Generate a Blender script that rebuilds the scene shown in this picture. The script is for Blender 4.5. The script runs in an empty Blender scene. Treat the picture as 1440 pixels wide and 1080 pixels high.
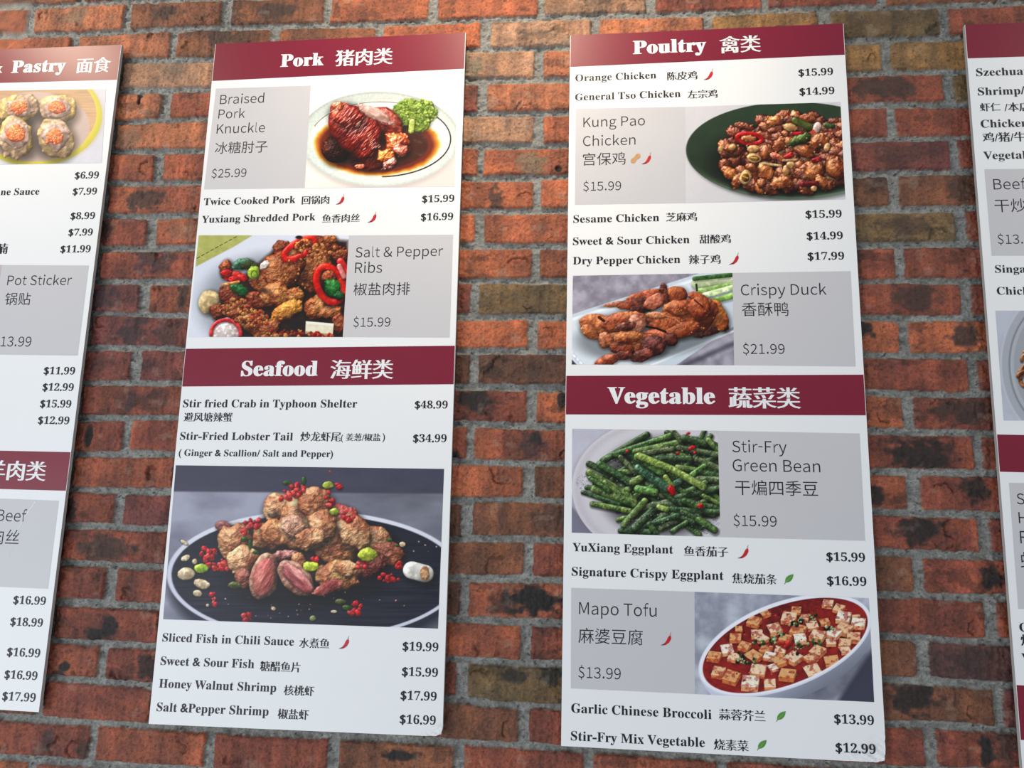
import bpy, math, random
import numpy as np

C = bpy.context
SC = C.scene
COL = SC.collection

# ------------------------------------------------------------------ camera
W, H, F = 1440, 1080, 1015.96
Z0 = 2.555                                   # height of the uppermost bed joint in view
CAM = np.array([0.07664606, -1.20507579, -0.95484587 + Z0])
ROT = np.array([[0.99588301, -0.01286691, 0.08973003],
                [0.08634819, -0.16659231, -0.98223775],
                [0.02758669, 0.98594191, -0.16479541]])
cd = bpy.data.cameras.new('camera')
cam = bpy.data.objects.new('camera', cd)
COL.objects.link(cam)
from mathutils import Matrix
M4 = Matrix.Identity(4)
for i in range(3):
    for j in range(3):
        M4[i][j] = float(ROT[i, j])
    M4[i][3] = float(CAM[i])
cam.matrix_world = M4
cd.sensor_width = 36
cd.lens = 36 * F / W
cd.clip_start = 0.02
SC.camera = cam

# ------------------------------------------------------------------ world, lights, exposure
SC.view_settings.view_transform = 'Standard'
SC.view_settings.look = 'None'
SC.view_settings.gamma = 1
SC.view_settings.use_curve_mapping = False
SC.view_settings.exposure = 0.0
wd = bpy.data.worlds.new('room_light')
SC.world = wd
wd.use_nodes = True
bg = wd.node_tree.nodes['Background']
bg.inputs[0].default_value = (0.85, 0.92, 1.0, 1)
bg.inputs[1].default_value = 0.60


def spot(name, loc, target, power, color, angle, blend, size):
    l = bpy.data.lights.new(name, 'SPOT')
    l.energy = power
    l.color = color
    l.spot_size = math.radians(angle)
    l.spot_blend = blend
    l.shadow_soft_size = size
    o = bpy.data.objects.new(name, l)
    COL.objects.link(o)
    o.location = loc
    from mathutils import Vector
    o.rotation_euler = (Vector(target) - Vector(loc)).to_track_quat('-Z', 'Y').to_euler()
    return o


def area(name, loc, target, power, color, sx, sy):
    l = bpy.data.lights.new(name, 'AREA')
    l.energy = power
    l.color = color
    l.shape = 'RECTANGLE'
    l.size = sx
    l.size_y = sy
    o = bpy.data.objects.new(name, l)
    COL.objects.link(o)
    o.location = loc
    from mathutils import Vector
    o.rotation_euler = (Vector(target) - Vector(loc)).to_track_quat('-Z', 'Y').to_euler()
    return o


# two warm ceiling downlights close to the wall, an added fill spot, cool daylight from the shop front behind the camera
spot('downlight_or_fill', (-0.10, -0.84, 3.06), (-0.04, 0, 2.54), 64, (1.0, 0.82, 0.60), 70, 1.0, 0.06)
spot('downlight_or_fill', (-1.58, -0.84, 3.06), (-1.00, 0, 2.58), 52, (1.0, 0.82, 0.60), 66, 1.0, 0.06)
spot('downlight_or_fill', (1.95, -0.84, 3.06), (1.35, 0, 2.50), 40, (1.0, 0.84, 0.64), 66, 1.0, 0.06)  # added fill spot out of view, brightens the bricks at upper right
area('shop_window', (-2.5, -2.9, 0.85), (-0.1, 0, 1.75), 72, (0.90, 0.95, 1.0), 2.4, 1.9)

# ------------------------------------------------------------------ helpers
def ray(x, y):
    d = ROT @ np.array([(x - W / 2) / F, -(y - H / 2) / F, -1.0])
    return d


def at(x, y, yp=0.0):
    """picture pixel -> point on the vertical plane y = yp"""
    d = ray(x, y)
    k = (yp - CAM[1]) / d[1]
    return CAM + k * d


FRONT = -0.0155           # face of the boards
THICK = 0.007
INK = 0.00018             # one printed layer


def lin(c):
    c = np.asarray(c, float)
    return np.where(c <= 0.04045, c / 12.92, ((c + 0.055) / 1.055) ** 2.4)


def mat(name, color, rough=0.5, spec=0.5, vary=0.04, scale=30, bump=0.0, coat=0.0):
    m = bpy.data.materials.new(name)
    m.use_nodes = True
    nt = m.node_tree
    b = nt.nodes['Principled BSDF']
    b.inputs['Roughness'].default_value = rough
    b.inputs['Specular IOR Level'].default_value = spec
    b.inputs['Coat Weight'].default_value = coat
    tc = nt.nodes.new('ShaderNodeTexCoord')
    no = nt.nodes.new('ShaderNodeTexNoise')
    no.inputs['Scale'].default_value = scale
    no.inputs['Detail'].default_value = 4
    nt.links.new(tc.outputs['Object'], no.inputs['Vector'])
    mx = nt.nodes.new('ShaderNodeMix')
    mx.data_type = 'RGBA'
    c = np.array(color[:3], float)
    mx.inputs[6].default_value = (*(c * (1 - vary)), 1)
    mx.inputs[7].default_value = (*np.minimum(c * (1 + vary), 1), 1)
    nt.links.new(no.outputs[0], mx.inputs[0])
    nt.links.new(mx.outputs[2], b.inputs['Base Color'])
    if bump:
        bp = nt.nodes.new('ShaderNodeBump')
        bp.inputs['Strength'].default_value = bump
        bp.inputs['Distance'].default_value = 0.001
        nt.links.new(no.outputs[0], bp.inputs['Height'])
        nt.links.new(bp.outputs[0], b.inputs['Normal'])
    return m


MAT = dict(
    white=mat('print_white', (0.77, 0.77, 0.765), 0.42, 0.25, 0.01, 25),
    edge=mat('foam_edge', (0.42, 0.40, 0.37), 0.8, 0.3, 0.1, 200),
    red=mat('print_burgundy', (0.185, 0.009, 0.028), 0.36, 0.29, 0.05, 25),
    grey=mat('print_grey', (0.53, 0.515, 0.525), 0.42, 0.32, 0.02, 12),
    ink=mat('print_black', (0.012, 0.012, 0.016), 0.45, 0.25, 0.05, 40),
    inkw=mat('print_lettering_white', (0.77, 0.77, 0.765), 0.42, 0.25, 0.01, 25),
    chili=mat('print_chili_red', (0.50, 0.012, 0.022), 0.42, 0.32, 0.35, 300),
    chili_dark=mat('print_chili_dark', (0.11, 0.006, 0.012), 0.42, 0.32, 0.2, 300),
    stem=mat('print_stem', (0.30, 0.25, 0.16), 0.42, 0.32, 0.1, 300),
    leaf=mat('print_leaf_green', (0.075, 0.26, 0.035), 0.42, 0.32, 0.3, 200),
    leaf_light=mat('print_leaf_vein', (0.25, 0.42, 0.16), 0.42, 0.32, 0.1, 200),
    peanut=mat('print_peanut', (0.50, 0.27, 0.12), 0.42, 0.32, 0.2, 300),
    scuff=mat('scuff_mark', (0.72, 0.73, 0.76), 0.6, 0.4, 0.1, 200),
)


def mesh_obj(name, verts, faces, mats, parent=None, midx=None, smooth=False):
    me = bpy.data.meshes.new(name)
    me.from_pydata([tuple(map(float, v)) for v in verts], [], faces)
    for m in (mats if isinstance(mats, (list, tuple)) else [mats]):
        me.materials.append(m)
    if midx is not None:
        me.polygons.foreach_set('material_index', np.asarray(midx, np.int32))
    if smooth:
        me.polygons.foreach_set('use_smooth', np.ones(len(faces), bool))
    me.update()
    o = bpy.data.objects.new(name, me)
    COL.objects.link(o)
    if parent is not None:
        o.parent = parent
        o.matrix_parent_inverse = parent.matrix_world.inverted()
    return o


def grid_obj(name, P, colors, material, parent=None):
    """P: (h, w, 3) points, colors: (h, w, 3) linear; rows run downwards"""
    h, w = P.shape[:2]
    me = bpy.data.meshes.new(name)
    idx = np.arange(h * w, dtype=np.int32).reshape(h, w)
    q = np.stack([idx[1:, :-1], idx[1:, 1:], idx[:-1, 1:], idx[:-1, :-1]], -1).reshape(-1)
    n = (h - 1) * (w - 1)
    me.vertices.add(h * w)
    me.vertices.foreach_set('co', P.reshape(-1).astype(np.float32))
    me.loops.add(4 * n)
    me.loops.foreach_set('vertex_index', q)
    me.polygons.add(n)
    me.polygons.foreach_set('loop_start', np.arange(0, 4 * n, 4, dtype=np.int32))
    me.polygons.foreach_set('use_smooth', np.ones(n, bool))
    if colors is not None:
        a = me.color_attributes.new('tone', 'FLOAT_COLOR', 'POINT')
        c4 = np.ones((h * w, 4), np.float32)
        c4[:, :3] = colors.reshape(-1, 3)
        a.data.foreach_set('color', c4.reshape(-1))
    me.materials.append(material)
    me.update(calc_edges=True)
    me.validate()
    o = bpy.data.objects.new(name, me)
    COL.objects.link(o)
    if parent is not None:
        o.parent = parent
        o.matrix_parent_inverse = parent.matrix_world.inverted()
    return o


# ------------------------------------------------------------------ noise
def vnoise(x, y, seed=0):
    """smooth lattice noise, 0..1"""
    xi = np.floor(x).astype(np.int64)
    yi = np.floor(y).astype(np.int64)
    fx = x - xi
    fy = y - yi
    fx = fx * fx * (3 - 2 * fx)
    fy = fy * fy * (3 - 2 * fy)

    def hsh(a, b):
        n = (a * 374761393 + b * 668265263 + seed * 1442695041) & 0xFFFFFFFF
        n = ((n ^ (n >> 13)) * 1274126177) & 0xFFFFFFFF
        n = ((n ^ (n >> 16)) * 2246822519) & 0xFFFFFFFF
        return ((n ^ (n >> 15)) & 0xFFFFFF) / float(0xFFFFFF)
    a = hsh(xi, yi)
    b = hsh(xi + 1, yi)
    c = hsh(xi, yi + 1)
    d = hsh(xi + 1, yi + 1)
    return (a * (1 - fx) + b * fx) * (1 - fy) + (c * (1 - fx) + d * fx) * fy


def fbm(x, y, seed=0, o=4, gain=0.5):
    s = 0
    t = 0
    g = 1.0
    for k in range(o):
        s = s + g * vnoise(x * 2 ** k + 17.3 * k, y * 2 ** k - 9.1 * k, seed + k * 31)
        t += g
        g *= gain
    return s / t


def sstep(a, b, x):
    t = np.clip((x - a) / (b - a), 0, 1)
    return t * t * (3 - 2 * t)

# ------------------------------------------------------------------ the brick wall
BL, BP = 0.2032, 0.0632588                   # brick pitch along and up the wall
TONES = dict(O=(.62, .355, .24), o=(.65, .41, .29), R=(.49, .265, .20), r=(.535, .30, .215), B=(.39, .255, .185), b=(.45, .285, .20),
             V=(.405, .325, .215), v=(.51, .385, .24), D=(.31, .205, .19), T=(.60, .46, .365), P=(.415, .23, .205))
# colour of each brick one sees, picked at a point on it in the photograph
SEEN = """15 25 O,110 25 o,245 20 b,390 18 b,540 15 O,690 12 O,835 10 T,1000 8 R,1140 3 R,1300 3 b,50 55 O,175 57 o,300 50 b,460 40 b,600 42 O,760 48 T,
915 40 o,1075 28 v,1240 25 V,1400 20 R,235 100 T,690 95 T,785 90 o,1210 70 v,1320 70 v,190 145 o,270 150 r,650 137 R,745 135 o,1220 125 R,1350 120 V,
220 190 o,695 182 T,780 183 O,1220 170 R,1320 170 R,180 233 r,260 235 r,655 230 O,740 230 O,1265 217 P,1360 215 R,210 280 r,690 277 O,785 280 O,1225 265 B,1320 268 b,
170 325 R,250 325 r,650 320 O,740 325 O,1265 317 V,1365 310 R,190 370 R,700 370 O,785 372 O,1225 367 R,1330 365 R,165 420 P,235 420 r,655 420 R,735 420 V,1270 420 R,1375 420 R,
200 465 P,695 470 O,775 470 O,1240 470 O,1340 472 O,150 512 P,225 515 P,650 520 B,740 520 B,1285 525 R,1390 530 R,145 563 R,690 570 R,770 575 O,1245 580 O,1340 583 R,
135 613 R,215 613 R,645 625 R,735 625 r,1290 637 R,1390 640 R,155 663 r,680 675 O,770 678 b,1250 690 r,1350 693 R,125 718 R,205 715 P,640 728 B,730 730 b,1300 750 R,1400 750 R,
140 770 B,225 770 R,680 785 b,770 787 R,1255 805 b,1360 805 R,115 823 R,190 825 R,640 845 B,720 843 r,1310 865 R,1405 870 R,130 880 R,680 900 r,770 905 R,1260 930 b,1370 930 D,
105 930 r,175 935 R,635 955 R,735 960 V,1310 985 b,1410 990 P,140 985 R,660 1020 b,780 1025 R,1270 1055 R,1370 1055 R,60 1050 R,200 1050 r,380 1060 R,560 1070 b,730 1070 R"""
# scorched, smoked or stained patches, small holes with their shade painted in: x y rx ry strength tone
PATCH = """105 25 22 13 .6 g,232 17 27 11 .8 d,390 15 28 12 .85 d,312 50 22 14 .8 d,203 282 36 13 .85 d,148 325 14 14 .7 d,205 365 20 22 .8 p,231 368 16 20 .7 p,141 418 26 20 .8 p,258 415 9 20 .85 d,
188 467 26 22 .85 p,236 468 18 18 .6 d,183 563 10 24 .7 p,215 563 26 20 .45 p,124 613 6 18 .95 k,97 714 12 22 .75 k,150 772 44 22 .85 d,132 892 12 12 .9 k,152 880 12 24 .9 k,90 936 7 9 .9 k,83 948 10 6 .7 k,208 937 18 22 .75 k,
67 1040 10 16 .7 p,116 1055 10 20 .8 d,652 92 27 19 .85 g,752 230 24 19 .8 g,698 280 11 20 .8 d,667 560 30 20 .85 k,790 560 7 20 .9 k,747 628 22 20 .75 p,752 618 10 10 .7 k,641 641 9 7 1 k,706 725 8 22 .5 d,775 730 36 22 .55 d,
750 845 42 21 1 k,705 850 30 14 .5 k,725 950 20 12 .75 k,775 950 20 14 .75 k,560 1061 28 8 .9 k,1245 124 52 18 .85 d,1356 262 24 22 .6 d,1272 317 46 14 .6 d,1287 420 38 22 .75 d,1219 463 12 12 .95 k,1355 470 22 24 .9 d,
1360 577 48 20 .8 d,1295 637 56 24 .85 k,1231 695 13 18 .85 k,1372 690 22 22 .75 k,1294 745 36 26 .85 k,1394 812 18 18 .85 k,1287 982 34 26 .85 k,1387 1055 11 28 .95 k,1415 1050 24 26 .75 d,1265 217 44 18 .4 d,345 50 20 16 .5 d,735 420 80 22 .25 k,
1245 25 60 16 .25 d,760 52 50 14 .3 g,240 98 20 14 .4 g,180 195 18 16 .4 g,260 325 30 16 .35 g,735 520 70 20 .25 d,675 242 3 6 1 k,785 237 5 5 1 k,655 252 8 3 1 k,197 132 4 7 1 k,195 142 2 6 1 k,247 166 6 2 1 k,1370 930 40 22 .3 k"""
# thumb marks and folds left in the clay: x y radius(px) angle
FOLD = """215 52 9 20,265 62 9 70,205 235 9 80,262 245 8 -30,228 365 12 0,230 405 12 40,145 452 16 100,235 455 14 -40,720 143 14 180,735 143 12 180,730 370 14 0,770 468 10 -50,700 516 14 30,705 582 18 170,705 667 14 150,698 800 16 60,690 915 18 170,675 950 12 0,
712 1025 10 80,105 1055 12 60,80 1050 14 60,250 1050 12 -60,325 1065 10 180,115 945 12 180,163 945 12 180,215 665 16 60,180 832 12 90,125 650 12 0,1290 232 10 180,1325 330 14 20,1322 570 12 0,1240 585 12 150,1325 690 14 -20,1330 765 12 180,1370 880 10 90,760 42 22 200,1315 40 10 40,
1225 84 12 10,1370 1000 10 100,280 300 10 120,1195 310 9 90,740 430 7 160,740 275 9 0,800 640 10 30,60 25 9 10,290 20 10 200,1340 745 12 90"""


def brick_of(x, z):
    c = (Z0 - z) / BP
    k = np.floor(c).astype(int)
    u = x / BL + np.where(k % 2 == 0, 0.0, 0.5)
    n = np.floor(u).astype(int)
    return k, n, (u - n - .5) * BL, (c - k - .5) * BP


def rnd2(k, n, s):
    h = (np.asarray(k, np.int64) * 73856093 ^ np.asarray(n, np.int64) * 19349663 ^ (s * 83492791)) & 0xFFFFFFFF
    h = ((h ^ (h >> 13)) * 1274126177) & 0xFFFFFFFF
    return ((h ^ (h >> 16)) & 0xFFFF) / 65535.0


SEEN_TONE = {}
for e in SEEN.replace('\n', '').split(','):
    x, y, t = e.split()
    w = at(float(x), float(y))
    k, n, _, _ = brick_of(np.array([w[0]]), np.array([w[2]]))
    SEEN_TONE[(int(k[0]), int(n[0]))] = t
PATCHES = []
for e in PATCH.replace('\n', '').split(','):
    x, y, rx, ry, s, t = e.split()
    x, y, rx, ry = float(x), float(y), float(rx), float(ry)
    w = at(x, y)
    PATCHES.append((w[0], w[2], at(x + rx, y)[0] - w[0], w[2] - at(x, y + ry)[2], float(s),
                    dict(k=(.065, .06, .06), d=(.22, .165, .145), p=(.215, .155, .17), g=(.42, .39, .33))[t], t))
FOLDS = []
for e in FOLD.replace('\n', '').split(','):
    x, y, r, a = map(float, e.split())
    w = at(x, y)
    FOLDS.append((w[0], w[2], (at(x + r, y)[0] - w[0]), math.radians(a)))


def wall_patch(x0, x1, z0, z1, step):
    nx, nz = max(2, int((x1 - x0) / step)) + 1, max(2, int((z0 - z1) / step)) + 1
    X, Z = np.meshgrid(np.linspace(x0, x1, nx), np.linspace(z0, z1, nz))
    wx = X + .004 * (fbm(X / .12, Z / .12, 3, 2) - .5)
    wz = Z + .0075 * (fbm(X / .16, Z / .10, 8, 2) - .5)
    k, n, dx, dy = brick_of(wx, wz)
    r1, r2, r3, r4, r5 = (rnd2(k, n, s) for s in (1, 2, 3, 4, 5))
    hx = BL / 2 - .0060 - .0030 * r1
    hy = BP / 2 - .0043 - .0012 * r2
    rad = .003 + .006 * r3 ** 2
    dx = dx + (r4 - .5) * .004
    dy = dy + (r5 - .5) * .0016 + dx * (r2 - .5) * .02
    qx, qy = np.abs(dx) - hx + rad, np.abs(dy) - hy + rad
    sd = np.hypot(np.maximum(qx, 0), np.maximum(qy, 0)) + np.minimum(np.maximum(qx, qy), 0) - rad
    sd = sd + .0034 * (fbm(X / .022, Z / .018, 5, 3) - .5) + .003 * (fbm(X / .006, Z / .005, 6, 3) - .5)
    face = sstep(.0006, -.0026, sd)
    lump = fbm(X / .018 + 31 * r1, Z / .014, 11, 4)
    grit = fbm(X / .0042, Z / .0036, 12, 3)
    drag = fbm(X / .006 + 9 * r3, Z / .05, 13, 3)
    hb = -.0006 + .0050 * (lump - .5) + .0034 * (grit - .5) + .0026 * (drag - .5) + (r1 - .5) * .0022 + dy * (r4 - .5) * .05
    hb = hb - .0016 * sstep(-.006, .0, sd)
    mo = fbm(X / .008, Z / .005, 21, 5, .6)
    mo2 = fbm(X / .05, Z / .012, 22, 3)
    hm = -.0074 + .0090 * (mo - .5) + .004 * (mo2 - .5)
    # the struck joint is deepest along its upper edge
    hm = hm - .0022 * sstep(.0, .008, sd) * sstep(0, 1, -dy / BP * 2)
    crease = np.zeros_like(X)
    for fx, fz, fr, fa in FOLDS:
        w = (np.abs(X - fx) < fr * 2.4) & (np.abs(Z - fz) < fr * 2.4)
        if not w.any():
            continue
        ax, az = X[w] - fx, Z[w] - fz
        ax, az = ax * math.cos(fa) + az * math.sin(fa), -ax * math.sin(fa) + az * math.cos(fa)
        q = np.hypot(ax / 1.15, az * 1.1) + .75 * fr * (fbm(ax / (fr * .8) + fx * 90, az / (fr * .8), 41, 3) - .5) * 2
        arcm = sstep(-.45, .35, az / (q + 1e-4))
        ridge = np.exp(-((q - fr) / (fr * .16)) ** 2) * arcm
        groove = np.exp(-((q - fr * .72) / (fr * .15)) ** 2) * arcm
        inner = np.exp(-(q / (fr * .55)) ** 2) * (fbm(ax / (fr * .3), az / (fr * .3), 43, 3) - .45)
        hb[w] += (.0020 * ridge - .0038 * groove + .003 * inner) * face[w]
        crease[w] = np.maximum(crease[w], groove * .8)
    h = hm * (1 - face) + np.maximum(hb, -.004) * face
    # colours
    tone = np.zeros(X.shape + (3,))
    codes = 'ORRrbBRrPRbr'
    for kk, nn in set(zip(k.reshape(-1).tolist(), n.reshape(-1).tolist())):
        t = SEEN_TONE.get((kk, nn)) or codes[int(rnd2(kk, nn, 9) * 11.99)]
        w = (k == kk) & (n == nn)
        tone[w] = np.array(TONES[t]) * (1 + .10 * (rnd2(kk, nn, 14) - .5))
    big = fbm(X / .05 + 5 * r2, Z / .03, 51, 3)
    band = fbm(X / .020 + 40 * r3, Z / .4, 52, 2)
    tone = tone * (1 + .46 * (big - .5) + .40 * (band - .5) + .34 * (grit - .5) + .22 * (drag - .5))[..., None]
    hue = fbm(X / .035 + 70 * r4, Z / .03, 53, 3)[..., None]
    tone = tone + (np.array((.16, .09, .03)) * (hue - .5))
    edge_n = fbm(X / .012, Z / .010, 54, 4)
    for px, pz, rx, rz, s, col, code in PATCHES:
        w = (np.abs(X - px) < rx * 1.9) & (np.abs(Z - pz) < rz * 1.9)
        if not w.any():
            continue
        q = np.hypot((X[w] - px) / rx, (Z[w] - pz) / rz)
        q = q + (1.1 if rx > .008 else .3) * (edge_n[w] - .5) * 1.3
        m = sstep(1.15, .55, q) * s
        if rx > .008:
            m = m * np.where(face[w] > .5, 1, .12)
        else:
            h[w] -= .004 * m
        m = (m * (.84 + .5 * (grit[w] - .3)).clip(.6, 1))[:, None]
        tone[w] = tone[w] * (1 - m) + np.array(col) * (1 + .5 * (lump[w] - .5))[:, None] * m
    # random smoke marks on bricks nobody named
    un = (fbm(X / .035, Z / .022, 57, 4) > .66) & (rnd2(k, n, 17) > .45)
    tone[un] *= .78
    spk = fbm(X / .0026, Z / .0026, 58, 2)
    tone = tone * (1 - .28 * sstep(.66, .80, spk))[..., None]
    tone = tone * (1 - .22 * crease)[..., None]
    grey = tone.mean(-1, keepdims=True)
    tone = np.clip(grey + (tone - grey) * 1.12, 0, 1)
    lime = sstep(-.0045, -.0002, sd) * sstep(.46, .66, fbm(X / .008, Z / .006, 56, 3)) * .55
    film = sstep(.66, .80, fbm(X / .028, Z / .02, 59, 4)) * .28
    lm = np.maximum(lime, film)[..., None]
    tone = tone * (1 - lm) + np.array((.66, .60, .54)) * lm
    mort = np.array((.50, .50, .48)) * (1 + .40 * (mo - .5) + .22 * (mo2 - .5) + .22 * (fbm(X / .0022, Z / .0022, 61, 2) - .5))[..., None]
    mort = mort * (1 - .5 * sstep(.70, .80, fbm(X / .005, Z / .003, 62, 3)))[..., None]
    f = sstep(.15, .75, face)[..., None]
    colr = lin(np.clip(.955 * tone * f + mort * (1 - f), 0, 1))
    P = np.stack([X, -h, Z], -1)
    return P, colr


def wall_material():
    m = bpy.data.materials.new('fired_brick_and_mortar')
    m.use_nodes = True
    nt = m.node_tree
    b = nt.nodes['Principled BSDF']
    b.inputs['Roughness'].default_value = .62
    b.inputs['Specular IOR Level'].default_value = .45
    at_ = nt.nodes.new('ShaderNodeAttribute')
    at_.attribute_name = 'tone'
    tc = nt.nodes.new('ShaderNodeTexCoord')
    n1 = nt.nodes.new('ShaderNodeTexNoise')
    n1.inputs['Scale'].default_value = 420
    n1.inputs['Detail'].default_value = 5
    n1.inputs['Roughness'].default_value = .7
    nt.links.new(tc.outputs['Object'], n1.inputs['Vector'])
    mr = nt.nodes.new('ShaderNodeMapRange')
    mr.inputs[1].default_value = .25
    mr.inputs[2].default_value = .75
    mr.inputs[3].default_value = .58
    mr.inputs[4].default_value = 1.42
    nt.links.new(n1.outputs[0], mr.inputs[0])
    mx = nt.nodes.new('ShaderNodeMix')
    mx.data_type = 'RGBA'
    mx.blend_type = 'MULTIPLY'
    mx.inputs[0].default_value = 1
    nt.links.new(at_.outputs['Color'], mx.inputs[6])
    nt.links.new(mr.outputs[0], mx.inputs[7])
    nt.links.new(mx.outputs[2], b.inputs['Base Color'])
    bp = nt.nodes.new('ShaderNodeBump')
    bp.inputs['Strength'].default_value = .9
    bp.inputs['Distance'].default_value = .0014
    nt.links.new(n1.outputs[0], bp.inputs['Height'])
    nt.links.new(bp.outputs[0], b.inputs['Normal'])
    return m


def build_wall():
    xs = [-2.2, -1.02, -.85, -.58, -.17, .09, .50, .78, 1.0, 2.2]
    zs = [.35, .04, -.14, -1.27, -1.44, -2.0]
    V, Cc, Q = [], [], []
    base = 0
    for i in range(len(xs) - 1):
        for j in range(len(zs) - 1):
            fine = (j in (1, 3) and 1 <= i <= 7) or (j == 2 and i in (2, 4, 6))
            P, c = wall_patch(xs[i], xs[i + 1], Z0 + zs[j], Z0 + zs[j + 1], .0015 if fine else .007)
            h, w = P.shape[:2]
            idx = base + np.arange(h * w, dtype=np.int32).reshape(h, w)
            Q.append(np.stack([idx[1:, :-1], idx[1:, 1:], idx[:-1, 1:], idx[:-1, :-1]], -1).reshape(-1))
            V.append(P.reshape(-1, 3))
            Cc.append(c.reshape(-1, 3))
            base += h * w
    V, Cc, Q = np.concatenate(V), np.concatenate(Cc), np.concatenate(Q)
    me = bpy.data.meshes.new('wall_back')
    me.vertices.add(len(V))
    me.vertices.foreach_set('co', V.reshape(-1).astype(np.float32))
    me.loops.add(len(Q))
    me.loops.foreach_set('vertex_index', Q)
    me.polygons.add(len(Q) // 4)
    me.polygons.foreach_set('loop_start', np.arange(0, len(Q), 4, dtype=np.int32))
    me.polygons.foreach_set('use_smooth', np.ones(len(Q) // 4, bool))
    a = me.color_attributes.new('tone', 'FLOAT_COLOR', 'POINT')
    c4 = np.ones((len(V), 4), np.float32)
    c4[:, :3] = Cc
    a.data.foreach_set('color', c4.reshape(-1))
    me.materials.append(wall_material())
    me.update(calc_edges=True)
    o = bpy.data.objects.new('wall_back', me)
    COL.objects.link(o)
    o['kind'] = 'structure'
    o['label'] = 'weathered red and brown brick wall with rough grey mortar joints'
    return o


build_wall()

# ------------------------------------------------------------------ the printed dish photographs
LIGHT = np.array([-0.42, -0.62, 0.66])
LIGHT = LIGHT / np.linalg.norm(LIGHT)
HALF = LIGHT + np.array([0, 0, 1.0])
HALF = HALF / np.linalg.norm(HALF)


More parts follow.
